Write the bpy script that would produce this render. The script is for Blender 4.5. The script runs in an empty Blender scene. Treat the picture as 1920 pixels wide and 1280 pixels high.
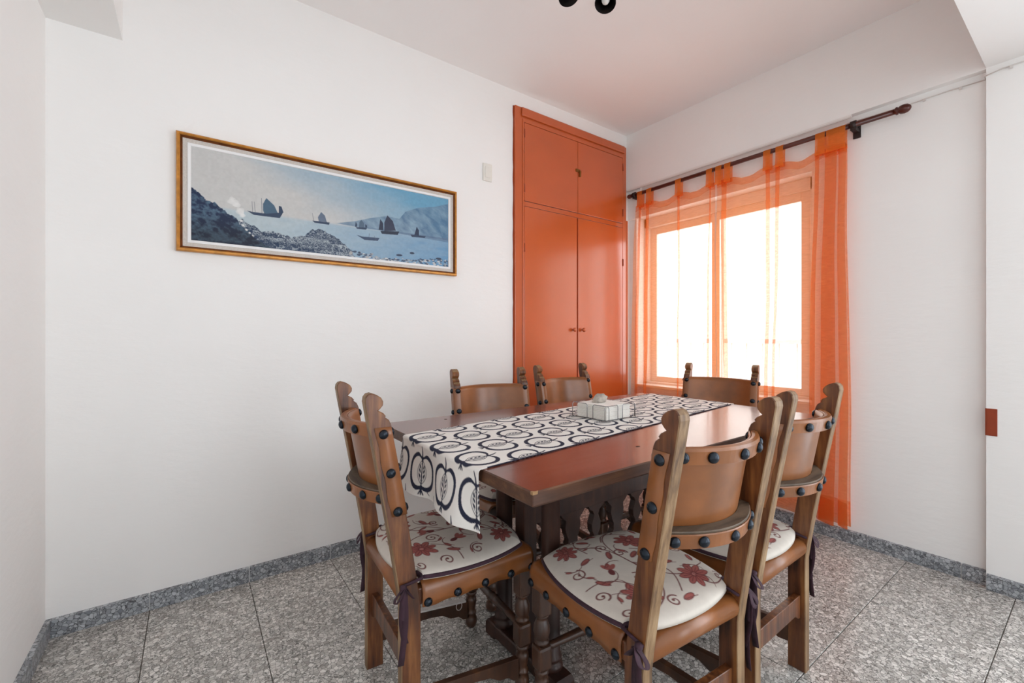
import bpy, bmesh, math, random
import numpy as np
from mathutils import Vector, Matrix
random.seed(7)
PI = math.pi
SC = bpy.context.scene
COL = SC.collection

# ------------------------------------------------------------------ camera
CAM_H = 1.12
F_PX, YAW, V0 = 823.53, 0.9401, 631.45
cam_data = bpy.data.cameras.new('camera')
cam_data.sensor_width = 36.0
cam_data.lens = F_PX * 36.0 / 1920.0
cam_data.shift_y = (V0 - 640.0) / 1920.0
cam_data.clip_start = 0.02
cam = bpy.data.objects.new('camera', cam_data)
COL.objects.link(cam)
cam.location = (0, 0, CAM_H)
cam.rotation_euler = (PI / 2, 0, YAW - PI / 2)
SC.camera = cam

# ------------------------------------------------------------------ sky and exposure
world = bpy.data.worlds.new('sky')
SC.world = world
world.use_nodes = True
bg = world.node_tree.nodes['Background']
bg.inputs['Color'].default_value = (0.87, 0.935, 1.0, 1)
bg.inputs['Strength'].default_value = 4.0
SC.view_settings.view_transform = 'Standard'
SC.view_settings.look = 'None'
SC.view_settings.gamma = 1.0
SC.view_settings.use_curve_mapping = False
SC.view_settings.exposure = 0.22
SC.cycles.max_bounces = 14
SC.cycles.diffuse_bounces = 8
SC.cycles.transparent_max_bounces = 24
SC.cycles.sample_clamp_indirect = 8.0
SC.cycles.use_denoising = True

# room measures
YA = 2.342          # picture wall
XB = 2.902          # window wall (recessed plane)
XF = 2.864          # face of the beam over the window, and of the pillar
XL = -0.438         # left wall
YR = -3.4           # rear wall, behind the camera
ZC = 2.754
ZB = 2.315          # underside of the beams
YP = 0.335          # edge of the pillar
WIN = (1.03, 2.27, 0.74, 2.08)   # window opening y0 y1 z0 z1
REAR = (0.7, 2.2, 0.0, 2.2)    # unseen opening added in the rear wall to let sky light in
SIDE = (-3.25, -0.35, 0.0, 2.6)  # unseen opening added in the window wall behind the camera, brightens the left wall


def portal(name, loc, rot, sx, sy):
    l = bpy.data.lights.new(name, 'AREA')
    l.shape = 'RECTANGLE'; l.size = sx; l.size_y = sy
    l.cycles.is_portal = True
    o = bpy.data.objects.new(name, l); COL.objects.link(o)
    o.location = loc; o.rotation_euler = rot
    return o


portal('window_daylight', (XB + 0.30, (WIN[0] + WIN[1]) / 2, (WIN[2] + WIN[3]) / 2), (0, PI / 2, 0), WIN[3] - WIN[2], WIN[1] - WIN[0])
portal('added_rear_daylight', ((REAR[0] + REAR[1]) / 2, YR - 0.14, REAR[3] / 2), (PI / 2, 0, 0), REAR[1] - REAR[0], REAR[3])  # sky portal at the opening added in the rear wall
portal('added_side_daylight', (XB + 0.28, (SIDE[0] + SIDE[1]) / 2, SIDE[3] / 2), (0, PI / 2, 0), SIDE[3], SIDE[1] - SIDE[0])  # sky portal at the added side opening, out of view

# ------------------------------------------------------------------ helpers


def lin(c):
    return tuple(((v / 255.0) / 12.92 if v / 255.0 <= 0.04045 else ((v / 255.0 + 0.055) / 1.055) ** 2.4) for v in c)


def L4(*c):
    return lin(c) + (1.0,)


def mesh_of(verts, faces, smooth=False):
    me = bpy.data.meshes.new('m')
    me.from_pydata([tuple(v) for v in verts], [], [tuple(f) for f in faces])
    me.update()
    if smooth:
        me.polygons.foreach_set('use_smooth', [True] * len(me.polygons))
    return me


class MB:
    """collects shapes that become ONE mesh"""

    def __init__(s):
        s.v = []; s.f = []; s.sm = []; s.mi = []

    def add(s, verts, faces, smooth=False, mi=0):
        n = len(s.v)
        s.v += [tuple(v) for v in verts]
        s.f += [tuple(i + n for i in f) for f in faces]
        s.sm += [smooth] * len(faces); s.mi += [mi] * len(faces)
        return s

    def box(s, x0, x1, y0, y1, z0, z1, b=0.0, mi=0):
        if b <= 0:
            v = [(x, y, z) for x in (x0, x1) for y in (y0, y1) for z in (z0, z1)]
            f = [(0, 1, 3, 2), (4, 6, 7, 5), (0, 4, 5, 1), (2, 3, 7, 6), (0, 2, 6, 4), (1, 5, 7, 3)]
            return s.add(v, f, mi=mi)
        bm = bmesh.new()
        bmesh.ops.create_cube(bm, size=1.0)
        for v in bm.verts:
            v.co = Vector(((x0 + x1) / 2 + v.co.x * (x1 - x0), (y0 + y1) / 2 + v.co.y * (y1 - y0), (z0 + z1) / 2 + v.co.z * (z1 - z0)))
        bmesh.ops.bevel(bm, geom=list(bm.edges), offset=b, segments=2, affect='EDGES', profile=0.5)
        return s.addbm(bm, mi)

    def addbm(s, bm, mi=0, smooth=False):
        bm.verts.ensure_lookup_table(); bm.verts.index_update()
        s.add([v.co.copy() for v in bm.verts], [[v.index for v in f.verts] for f in bm.faces], smooth, mi)
        bm.free()
        return s

    def lathe(s, prof, seg=20, org=(0, 0, 0), axis='z', smooth=True, mi=0):
        """prof: list of (radius, height)"""
        v = []; f = []
        for r, h in prof:
            for k in range(seg):
                a = 2 * PI * k / seg
                p = (r * math.cos(a), r * math.sin(a), h)
                if axis == 'y': p = (p[0], p[2], -p[1])
                if axis == 'x': p = (p[2], p[0], p[1])
                v.append((p[0] + org[0], p[1] + org[1], p[2] + org[2]))
        for i in range(len(prof) - 1):
            for k in range(seg):
                a, b = i * seg + k, i * seg + (k + 1) % seg
                f.append((a, b, b + seg, a + seg))
        f.append(tuple(reversed(range(seg))))
        f.append(tuple(range((len(prof) - 1) * seg, len(prof) * seg)))
        return s.add(v, f, smooth, mi)

    def tube(s, pts, r, seg=8, closed=False, smooth=True, mi=0):
        pts = [Vector(p) for p in pts]; n = len(pts)
        rr = r if isinstance(r, (list, tuple)) else [r] * n
        v = []; f = []
        up = None
        for i, p in enumerate(pts):
            if closed:
                t = pts[(i + 1) % n] - pts[i - 1]
            else:
                t = pts[min(i + 1, n - 1)] - pts[max(i - 1, 0)]
            t.normalize()
            if up is None:
                up = Vector((0, 0, 1)) if abs(t.z) < 0.9 else Vector((1, 0, 0))
            a = t.cross(up)
            if a.length < 1e-5: a = t.orthogonal()
            a.normalize(); b = a.cross(t).normalized(); up = b
            for k in range(seg):
                an = 2 * PI * k / seg
                v.append(p + (a * math.cos(an) + b * math.sin(an)) * rr[i])
        m = n if closed else n - 1
        for i in range(m):
            j = (i + 1) % n
            for k in range(seg):
                k2 = (k + 1) % seg
                f.append((i * seg + k, i * seg + k2, j * seg + k2, j * seg + k))
        if not closed:
            f.append(tuple(reversed(range(seg)))); f.append(tuple(range((n - 1) * seg, n * seg)))
        return s.add(v, f, smooth, mi)

    def prism(s, poly, w0, w1, plane='xz', bevel=0.0, mi=0):
        """extrude a polygon; plane xz -> along y, yz -> along x, xy -> along z"""
        bm = bmesh.new()

        def P(a, b, w):
            return {'xz': (a, w, b), 'yz': (w, a, b), 'xy': (a, b, w)}[plane]
        lo = [bm.verts.new(P(a, b, w0)) for a, b in poly]
        hi = [bm.verts.new(P(a, b, w1)) for a, b in poly]
        bm.faces.new(lo); bm.faces.new(list(reversed(hi)))
        n = len(poly)
        for i in range(n):
            bm.faces.new((lo[i], hi[i], hi[(i + 1) % n], lo[(i + 1) % n]))
        bmesh.ops.recalc_face_normals(bm, faces=list(bm.faces))
        if bevel > 0:
            cap = [e for e in bm.edges if any(len(f.verts) == n for f in e.link_faces) and n > 4]
            if cap:
                bmesh.ops.bevel(bm, geom=cap, offset=bevel, segments=1, affect='EDGES', profile=0.5)
        return s.addbm(bm, mi)

    def grid(s, P, thick=None, smooth=True, mi=0):
        """P: array rows x cols x 3; thick: array of offset vectors for a second skin"""
        P = np.asarray(P, float); R, C = P.shape[:2]
        v = [tuple(p) for p in P.reshape(-1, 3)]
        f = [(i * C + j, i * C + j + 1, (i + 1) * C + j + 1, (i + 1) * C + j) for i in range(R - 1) for j in range(C - 1)]
        if thick is not None:
            Q = np.asarray(thick, float); o = R * C
            v += [tuple(p) for p in Q.reshape(-1, 3)]
            f += [tuple(o + k for k in reversed(q)) for q in f]
            e = [i * C for i in range(R)]; e2 = [i * C + C - 1 for i in range(R)]
            b = list(range(C)); t = [(R - 1) * C + j for j in range(C)]
            for l, rev in ((e, False), (e2, True), (b, True), (t, False)):
                for a, c in zip(l[:-1], l[1:]):
                    q = (a, c, c + o, a + o)
                    f.append(tuple(reversed(q)) if rev else q)
        return s.add(v, f, smooth, mi)

    def mesh(s, mats=None):
        me = bpy.data.meshes.new('m')
        me.from_pydata(s.v, [], s.f); me.update()
        me.polygons.foreach_set('use_smooth', s.sm)
        for m in (mats if isinstance(mats, (list, tuple)) else [mats] if mats else []):
            me.materials.append(m)
        if any(s.mi): me.polygons.foreach_set('material_index', s.mi)
        return me

    def build(s, name, mats, parent=None, fix=False):
        me = s.mesh(mats)
        if fix:
            bm = bmesh.new(); bm.from_mesh(me); bmesh.ops.recalc_face_normals(bm, faces=list(bm.faces)); bm.to_mesh(me); bm.free()
        return link(name, me, parent)


def link(name, me, parent=None):
    o = bpy.data.objects.new(name, me); COL.objects.link(o)
    if me is not None: me.name = name
    if parent is not None: o.parent = parent
    return o


def tag(o, label, cat, group=None, kind=None):
    o['label'] = label; o['category'] = cat
    if group: o['group'] = group
    if kind: o['kind'] = kind
    return o


def thing(name, label, cat, loc=(0, 0, 0), rz=0.0, group=None):
    o = bpy.data.objects.new(name, None); COL.objects.link(o)
    o.location = loc; o.rotation_euler = (0, 0, rz); o.empty_display_size = 0.1
    return tag(o, label, cat, group)


def struct(o):
    o['kind'] = 'structure'
    return o


# ------------------------------------------------------------------ materials
def mat(name):
    m = bpy.data.materials.new(name); m.use_nodes = True
    nt = m.node_tree
    return m, nt, nt.nodes['Principled BSDF']


def N(nt, t, **kw):
    n = nt.nodes.new(t)
    for k, v in kw.items():
        if hasattr(n, k): setattr(n, k, v)
        else: n.inputs[k].default_value = v
    return n


def coords(nt, kind='Object', scale=(1, 1, 1), rot=(0, 0, 0)):
    tc = N(nt, 'ShaderNodeTexCoord'); mp = N(nt, 'ShaderNodeMapping')
    mp.inputs['Scale'].default_value = scale; mp.inputs['Rotation'].default_value = rot
    if kind == 'World':
        g = N(nt, 'ShaderNodeNewGeometry'); nt.links.new(g.outputs['Position'], mp.inputs['Vector'])
    else:
        nt.links.new(tc.outputs[kind], mp.inputs['Vector'])
    return mp.outputs['Vector']


def ramp(nt, fac, stops):
    r = N(nt, 'ShaderNodeValToRGB')
    e = r.color_ramp.elements
    while len(e) < len(stops): e.new(0.5)
    for el, (p, c) in zip(e, stops):
        el.position = p; el.color = c
    nt.links.new(fac, r.inputs['Fac'])
    return r.outputs['Color']


def bump(nt, b, height, strength, dist=0.01):
    n = N(nt, 'ShaderNodeBump'); n.inputs['Strength'].default_value = strength; n.inputs['Distance'].default_value = dist
    nt.links.new(height, n.inputs['Height']); nt.links.new(n.outputs['Normal'], b.inputs['Normal'])


def plain(name, rgb, rough=0.5, metal=0.0, spec=0.5, noise=None, coat=0.0, crough=0.1):
    m, nt, b = mat(name)
    b.inputs['Base Color'].default_value = L4(*rgb)
    b.inputs['Roughness'].default_value = rough; b.inputs['Metallic'].default_value = metal
    b.inputs['Specular IOR Level'].default_value = spec
    b.inputs['Coat Weight'].default_value = coat; b.inputs['Coat Roughness'].default_value = crough
    if noise:
        sc, amt, bs = noise
        n = N(nt, 'ShaderNodeTexNoise'); n.inputs['Scale'].default_value = sc; n.inputs['Detail'].default_value = 5
        nt.links.new(coords(nt), n.inputs['Vector'])
        c = lin(rgb)
        nt.links.new(ramp(nt, n.outputs['Fac'], [(0.3, tuple(v * (1 - amt) for v in c) + (1,)), (0.7, tuple(min(1, v * (1 + amt)) for v in c) + (1,))]), b.inputs['Base Color'])
        if bs: bump(nt, b, n.outputs['Fac'], bs)
    return m


def wall_mat(name, rgb):
    m, nt, b = mat(name)
    v = coords(nt, 'World')
    n = N(nt, 'ShaderNodeTexNoise'); n.inputs['Scale'].default_value = 2.2; n.inputs['Detail'].default_value = 6
    nt.links.new(v, n.inputs['Vector'])
    c = lin(rgb)
    nt.links.new(ramp(nt, n.outputs['Fac'], [(0.3, tuple(x * 0.975 for x in c) + (1,)), (0.7, c + (1,))]), b.inputs['Base Color'])
    n2 = N(nt, 'ShaderNodeTexNoise'); n2.inputs['Scale'].default_value = 14; n2.inputs['Detail'].default_value = 8
    nt.links.new(coords(nt, 'World', (1, 1, 2.5)), n2.inputs['Vector'])
    bump(nt, b, n2.outputs['Fac'], 0.12, 0.012)
    b.inputs['Roughness'].default_value = 0.75
    b.inputs['Specular IOR Level'].default_value = 0.25
    return m


def wood(name, dark, mid, light, scale=(26, 26, 2.2), rough=0.42, coat=0.0, bs=0.15, spread=(0.3, 0.52, 0.75)):
    m, nt, b = mat(name)
    v = coords(nt, 'Object', scale)
    n = N(nt, 'ShaderNodeTexNoise'); n.inputs['Scale'].default_value = 1.6; n.inputs['Detail'].default_value = 8; n.inputs['Roughness'].default_value = 0.62
    nt.links.new(v, n.inputs['Vector'])
    n2 = N(nt, 'ShaderNodeTexNoise'); n2.inputs['Scale'].default_value = 7; n2.inputs['Detail'].default_value = 4
    nt.links.new(coords(nt), n2.inputs['Vector'])
    mx = N(nt, 'ShaderNodeMix', data_type='FLOAT'); mx.inputs[0].default_value = 0.4
    nt.links.new(n.outputs['Fac'], mx.inputs[2]); nt.links.new(n2.outputs['Fac'], mx.inputs[3])
    nt.links.new(ramp(nt, mx.outputs[0], [(spread[0], L4(*dark)), (spread[1], L4(*mid)), (spread[2], L4(*light))]), b.inputs['Base Color'])
    b.inputs['Roughness'].default_value = rough
    b.inputs['Coat Weight'].default_value = coat; b.inputs['Coat Roughness'].default_value = 0.12
    bump(nt, b, n.outputs['Fac'], bs, 0.004)
    return m


def terrazzo(name, cell, gap, tone, rough=0.22):
    m, nt, b = mat(name)
    v = coords(nt, 'World')
    dn = N(nt, 'ShaderNodeTexNoise'); dn.inputs['Scale'].default_value = 60; nt.links.new(v, dn.inputs['Vector'])
    wv = N(nt, 'ShaderNodeMix', data_type='VECTOR'); wv.inputs[0].default_value = 0.005
    nt.links.new(v, wv.inputs[4]); nt.links.new(dn.outputs['Color'], wv.inputs[5])
    big = N(nt, 'ShaderNodeTexVoronoi', feature='F1'); big.inputs['Scale'].default_value = cell
    edge = N(nt, 'ShaderNodeTexVoronoi', feature='DISTANCE_TO_EDGE'); edge.inputs['Scale'].default_value = cell
    sm = N(nt, 'ShaderNodeTexVoronoi', feature='F1'); sm.inputs['Scale'].default_value = cell * 2.6
    for q in (big, edge, sm): nt.links.new(wv.outputs[1], q.inputs['Vector'])
    sep = N(nt, 'ShaderNodeSeparateColor'); nt.links.new(big.outputs['Color'], sep.inputs[0])
    sep2 = N(nt, 'ShaderNodeSeparateColor'); nt.links.new(sm.outputs['Color'], sep2.inputs[0])
    lo, hi = tone
    chip = ramp(nt, sep.outputs[0], [(0.0, L4(*lo)), (0.45, L4(*[(a + c) / 2 for a, c in zip(lo, hi)])), (1.0, L4(*hi))])
    fine = ramp(nt, sep2.outputs[0], [(0.0, L4(*[a * 0.72 for a in lo])), (1.0, L4(*hi))])
    pick = N(nt, 'ShaderNodeMath', operation='GREATER_THAN'); pick.inputs[1].default_value = 0.3
    nt.links.new(sep.outputs[1], pick.inputs[0])
    mx = N(nt, 'ShaderNodeMix', data_type='RGBA'); nt.links.new(pick.outputs[0], mx.inputs[0])
    nt.links.new(fine, mx.inputs[6]); nt.links.new(chip, mx.inputs[7])
    er = ramp(nt, edge.outputs['Distance'], [(0.0, (1, 1, 1, 1)), (gap, (0, 0, 0, 1))])
    mx2 = N(nt, 'ShaderNodeMix', data_type='RGBA'); nt.links.new(er, mx2.inputs[0])
    nt.links.new(mx.outputs[2], mx2.inputs[6]); mx2.inputs[7].default_value = L4(*[a * 0.56 for a in lo])
    oi = N(nt, 'ShaderNodeObjectInfo')
    hv = N(nt, 'ShaderNodeHueSaturation')
    mr = N(nt, 'ShaderNodeMapRange'); mr.inputs[3].default_value = 0.93; mr.inputs[4].default_value = 1.06
    nt.links.new(oi.outputs['Random'], mr.inputs[0]); nt.links.new(mr.outputs[0], hv.inputs['Value'])
    nt.links.new(mx2.outputs[2], hv.inputs['Color']); nt.links.new(hv.outputs['Color'], b.inputs['Base Color'])
    b.inputs['Roughness'].default_value = rough
    return m


def print_mat(name, rough=0.7, weave=None, coat=0.0):
    m, nt, b = mat(name)
    a = N(nt, 'ShaderNodeAttribute', attribute_name='print')
    nt.links.new(a.outputs['Color'], b.inputs['Base Color'])
    b.inputs['Roughness'].default_value = rough
    b.inputs['Coat Weight'].default_value = coat; b.inputs['Coat Roughness'].default_value = 0.1
    b.inputs['Specular IOR Level'].default_value = 0.3
    if weave:
        n = N(nt, 'ShaderNodeTexNoise'); n.inputs['Scale'].default_value = weave; nt.links.new(coords(nt), n.inputs['Vector'])
        bump(nt, b, n.outputs['Fac'], 0.25, 0.002)
    return m


def sheer_mat(name, rgb, cover):
    """a sheer weave: light passes between the threads, the threads scatter and glow"""
    m = bpy.data.materials.new(name); m.use_nodes = True; nt = m.node_tree
    nt.nodes.remove(nt.nodes['Principled BSDF']); out = nt.nodes['Material Output']
    c = L4(*rgb)
    tr = N(nt, 'ShaderNodeBsdfTransparent'); tr.inputs[0].default_value = (1.0, 0.93, 0.87, 1)
    df = N(nt, 'ShaderNodeBsdfDiffuse'); df.inputs[0].default_value = c
    tl = N(nt, 'ShaderNodeBsdfTranslucent'); tl.inputs[0].default_value = c
    a = N(nt, 'ShaderNodeMixShader'); a.inputs[0].default_value = 0.5
    nt.links.new(df.outputs[0], a.inputs[1]); nt.links.new(tl.outputs[0], a.inputs[2])
    n = N(nt, 'ShaderNodeTexNoise'); n.inputs['Scale'].default_value = 1.0; n.inputs['Detail'].default_value = 6
    nt.links.new(coords(nt, 'World', (30, 30, 160)), n.inputs['Vector'])
    mr = N(nt, 'ShaderNodeMapRange'); mr.inputs[1].default_value = 0.3; mr.inputs[2].default_value = 0.7
    mr.inputs[3].default_value = cover - 0.05; mr.inputs[4].default_value = cover + 0.05
    nt.links.new(n.outputs['Fac'], mr.inputs[0])
    b = N(nt, 'ShaderNodeMixShader'); nt.links.new(mr.outputs[0], b.inputs[0])
    nt.links.new(tr.outputs[0], b.inputs[1]); nt.links.new(a.outputs[0], b.inputs[2])
    nt.links.new(b.outputs[0], out.inputs[0])
    return m


def pane_mat(name):
    m = bpy.data.materials.new(name); m.use_nodes = True; nt = m.node_tree
    nt.nodes.remove(nt.nodes['Principled BSDF']); out = nt.nodes['Material Output']
    tr = N(nt, 'ShaderNodeBsdfTransparent'); tr.inputs[0].default_value = (0.96, 0.98, 0.97, 1)
    gl = N(nt, 'ShaderNodeBsdfGlossy'); gl.inputs['Roughness'].default_value = 0.02
    b = N(nt, 'ShaderNodeMixShader'); b.inputs[0].default_value = 0.06
    nt.links.new(tr.outputs[0], b.inputs[1]); nt.links.new(gl.outputs[0], b.inputs[2]); nt.links.new(b.outputs[0], out.inputs[0])
    return m


M_WALL = wall_mat('white_plaster', (243, 242, 240))
M_CEIL = wall_mat('white_ceiling_paint', (245, 243, 242))
M_FLOOR = terrazzo('grey_terrazzo', 78, 0.075, ((154, 150, 144), (230, 227, 222)))
M_GROUT = plain('dark_joint', (88, 82, 76), 0.9)
M_BASE = terrazzo('blue_grey_terrazzo', 75, 0.08, ((112, 116, 122), (190, 194, 198)), 0.3)
M_JOINT = plain('white_grout', (205, 205, 205), 0.8)
M_ORANGE = plain('orange_paint', (192, 88, 36), 0.28, noise=(3.0, 0.06, 0.0), coat=0.9, crough=0.2)
M_ORANGE_DK = plain('orange_paint_edge', (150, 58, 20), 0.4)
M_RUST = plain('rust_brown_paint', (140, 52, 12), 0.5, noise=(20, 0.1, 0))
M_PVC = plain('white_window_frame', (232, 228, 224), 0.35)
M_GLASS = pane_mat('window_glass')
M_SHEER = sheer_mat('orange_sheer', (247, 146, 70), 0.37)
M_TAB = sheer_mat('orange_tab_double_sheer', (244, 140, 62), 0.80)
M_ROD = wood('dark_mahogany', (52, 18, 12), (84, 32, 20), (110, 48, 30), (20, 2, 20), 0.28)
M_BLACK = plain('black_iron', (22, 18, 18), 0.35, 0.6)
M_BRASS = plain('aged_brass', (150, 105, 55), 0.3, 1.0)
M_BULB = plain('frosted_bulb', (235, 233, 228), 0.2)
M_GOLD = plain('gilded_wood', (190, 128, 52), 0.35, 0.35, noise=(30, 0.25, 0.1))
M_GOLD_DK = plain('gilded_wood_dark', (120, 68, 30), 0.4, 0.25, noise=(40, 0.3, 0.1))
M_LINEN = plain('linen_liner', (205, 198, 190), 0.9, noise=(220, 0.08, 0.3))
M_SLIP = plain('white_slip', (236, 236, 236), 0.6)
M_ART = print_mat('sea_print', 0.45, coat=0.15)
M_TOP = wood('red_brown_varnished_table', (78, 38, 30), (106, 54, 42), (130, 72, 56), (1.6, 22, 22), 0.27, 0.35, 0.06)
M_EDGE = wood('worn_table_edge', (46, 25, 15), (80, 48, 29), (130, 90, 56), (2, 20, 30), 0.5)
M_UNDER = wood('dark_table_frame', (34, 18, 14), (58, 32, 22), (88, 54, 36), (16, 16, 3), 0.5, 0.08)
M_WOOD = wood('brown_chair_wood', (46, 22, 11), (100, 56, 28), (144, 94, 50), (34, 34, 2.6), 0.4, 0.15, 0.25, (0.36, 0.5, 0.66))
M_WORN = wood('worn_grey_brown_wood', (74, 52, 35), (126, 97, 66), (160, 132, 98), (50, 50, 2.6), 0.55, 0.0, 0.3, (0.36, 0.5, 0.66))
M_RAILW = wood('grey_stained_rail_wood', (48, 38, 30), (84, 70, 56), (116, 98, 80), (40, 3, 40), 0.55, 0.0, 0.3, (0.36, 0.5, 0.66))
M_TURN = wood('dark_turned_wood', (44, 26, 18), (74, 46, 30), (126, 82, 46), (14, 14, 4), 0.38, 0.2, 0.1, (0.34, 0.55, 0.8))
M_LEATHER = plain('brown_leather', (134, 81, 41), 0.29, noise=(11, 0.24, 0.06), spec=0.6)
M_NAIL = plain('dark_metal_nail', (38, 44, 52), 0.25, 0.7)
M_CUSH = print_mat('floral_cushion_cloth', 0.9, 700)
M_PIPE = plain('purple_piping', (58, 34, 46), 0.85, noise=(60, 0.2, 0.2))
M_RUN = print_mat('apple_print_cloth', 0.85, 900)
M_HEM = plain('navy_hem', (40, 40, 58), 0.9)
M_WIRE = plain('steel_wire', (150, 150, 152), 0.25, 1.0)
M_PAPER = plain('white_paper', (235, 232, 226), 0.85, noise=(25, 0.03, 0.3))
M_STONE = plain('grey_pebble', (176, 168, 158), 0.8, noise=(60, 0.2, 0.4))
M_CABLE = plain('white_cable', (214, 208, 204), 0.5)
M_SWITCH = plain('ivory_plastic', (228, 226, 218), 0.4)
M_LACE = plain('white_plastic_cord', (206, 200, 196), 0.5, noise=(90, 0.1, 0.4))
M_EXT = plain('pale_balcony_render', (225, 220, 212), 0.9)
M_RAIL = plain('pale_balcony_metal', (215, 215, 215), 0.5)
M_WORN_LIGHT = plain('bare_chipped_wood', (150, 116, 78), 0.7, noise=(60, 0.2, 0.2))
M_DARK = plain('dark_knot', (40, 24, 20), 0.6)


# ------------------------------------------------------------------ the room
# floor: dark joint bed with terrazzo tiles
floor = struct(MB().box(XL - 0.2, XB + 0.2, YR - 0.2, YA + 0.2, -0.12, -0.004).build('floor', M_GROUT))
floor['label'] = 'grey speckled terrazzo tile floor'
PX, PY = 0.3525, 0.362
tile_me = MB().box(-PX / 2 + 0.0012, PX / 2 - 0.0012, -PY / 2 + 0.0012, PY / 2 - 0.0012, -0.012, 0.0, 0.0016).mesh(M_FLOOR)
i0 = -1; n_t = 0
for i in range(-1, 10):
    for j in range(-12, 6):
        cx = -0.138 + (i + 0.5) * PX; cy = 0.247 + (j + 0.5) * PY
        if cx - PX / 2 > XB or cx + PX / 2 < XL or cy - PY / 2 > YA: continue
        if cy + PY / 2 < YR: continue
        t = link('tile', tile_me, floor); t.location = (cx, cy, random.uniform(-0.0006, 0.0))

ceiling = struct(MB().box(XL - 0.2, XB + 0.2, YR - 0.2, YA + 0.2, ZC, ZC + 0.15).build('ceiling', M_CEIL))
wl = struct(MB().box(XL - 0.15, XL, YR - 0.2, YA + 0.15, -0.1, ZC).build('wall_left', M_WALL))
wb = struct(MB().box(XL - 0.15, XB + 0.34, YA, YA + 0.15, -0.1, ZC).build('wall_back', M_WALL))
# window wall with its window and an added light opening, and the rear wall with another
w = MB()
y0, y1, z0, z1 = WIN
for a in ((YR - 0.2, SIDE[0], -0.1, ZC), (SIDE[0], SIDE[1], SIDE[3], ZC), (SIDE[1], y0, -0.1, ZC), (y1, YA, -0.1, ZC), (y0, y1, -0.1, z0), (y0, y1, z1, ZC)):
    w.box(XB, XB + 0.26, a[0], a[1], a[2], a[3])
wr = struct(w.build('wall_right', M_WALL))
w = MB()
x0, x1, z0, z1 = REAR
for a in ((XL, x0, -0.1, ZC), (x1, XB, -0.1, ZC), (x0, x1, z1, ZC)):
    w.box(a[0], a[1], YR - 0.2, YR, a[2], a[3])
struct(w.build('wall_rear', M_WALL))
# beams and pillar
struct(MB().box(XF, XB, YP, YA, ZB, ZC).build('trim_1', M_WALL))['label'] = 'white beam across the top of the window wall'
struct(MB().box(XL, -0.222, YR, YA, ZB - 0.008, ZC).build('trim_2', M_WALL))['label'] = 'white ceiling beam along the left wall'
struct(MB().box(XF, XB, YP - 0.5, YP, 0, ZC, 0).build('trim_3', M_WALL))['label'] = 'white pillar standing out from the window wall'
struct(MB().box(-0.222, XF, YP - 0.27, YP - 0.0, ZB + 0.004, ZC).build('trim_4', M_WALL))['label'] = 'white ceiling beam crossing the room to the pillar'
# plaster lintel piece left of the window under the beam
struct(MB().box(XB - 0.02, XB, WIN[1] - 0.05, YA, 2.07, ZB).build('trim_5', M_WALL))['label'] = 'white plaster block below the beam beside the wardrobe'


def baseboard(name, p0, p1, normal, h=0.068, start=0.0, label=''):
    """pieces of terrazzo skirting along a wall"""
    p0 = Vector((p0[0], p0[1], 0)); p1 = Vector((p1[0], p1[1], 0)); d = p1 - p0; L = d.length; d.normalize(); n = Vector((normal[0], normal[1], 0))
    root = struct(MB().add(*strip_box(p0, p1, n, 0.010, 0.0, h - 0.002)).build(name, M_JOINT))
    root['label'] = label
    s = start
    while s < L:
        a = max(s, 0) + 0.0025; b = min(s + PX, L) - 0.0025
        if b - a > 0.01:
            m = MB().add(*strip_box(p0 + d * a, p0 + d * b, n, 0.015, 0.0, h))
            m.build('baseboard_tile', M_BASE, root)
        s += PX
    return root


def strip_box(p0, p1, n, t, z0, z1):
    v = []
    for p in (p0, p1):
        for off in (0, t):
            for z in (z0, z1):
                v.append((p.x + n.x * off, p.y + n.y * off, z if not (off and z == z1) else z1 - 0.003))
    return v, [(0, 1, 3, 2), (4, 6, 7, 5), (0, 4, 5, 1), (2, 3, 7, 6), (0, 2, 6, 4), (1, 5, 7, 3)]


baseboard('baseboard_back', (XL, YA), (1.72, YA), (0, -1), start=0.3 - PX, label='blue grey terrazzo skirting below the painting')
baseboard('baseboard_left', (XL, YA), (XL, YR), (1, 0), start=-0.1, label='blue grey terrazzo skirting of the left wall')
baseboard('baseboard_right', (XB, YA), (XB, YP), (-1, 0), start=-0.19, label='blue grey terrazzo skirting below the window')
baseboard('baseboard_pillar', (XF, YP), (XF, YP - 0.5), (-1, 0), start=0.0, label='blue grey terrazzo skirting of the pillar')

# window: fixed frame, two sliding sashes with panes
XW = 3.045
wy0, wy1, wz0, wz1 = WIN
win = MB()
for a in ((wy0, wy0 + 0.045, wz0, wz1), (wy1 - 0.03, wy1, wz0, wz1), (wy0, wy1, wz0, wz0 + 0.02), (wy0, wy1, wz1 - 0.075, wz1)):
    win.box(XW - 0.045, XW + 0.045, a[0], a[1], a[2], a[3], 0.003)
window = struct(win.build('window_1', M_PVC)); window['label'] = 'white framed sliding window behind the orange curtains'


def sash(ya, yb, x):
    s = MB()
    b = 0.058
    for a in ((ya, ya + b, wz0 + 0.02, wz1 - 0.075), (yb - b, yb, wz0 + 0.02, wz1 - 0.075), (ya + b, yb - b, wz0 + 0.02, wz0 + 0.062), (ya + b, yb - b, wz1 - 0.13, wz1 - 0.075)):
        s.box(x - 0.014, x + 0.014, a[0], a[1], a[2], a[3], 0.003)
    so = s.build('window_sash', M_PVC, window)
    MB().box(x - 0.003, x + 0.003, ya + b - 0.004, yb - b + 0.004, wz0 + 0.056, wz1 - 0.124).build('pane', M_GLASS, so)


sash(wy0 + 0.04, 1.70, XW - 0.016)
sash(1.64, wy1 - 0.028, XW + 0.016)
MB().box(XB - 0.02, XW - 0.045, wy0, wy1, wz0 - 0.015, wz0 + 0.004, 0.003).build('window_sill', M_PVC, window)
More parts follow.
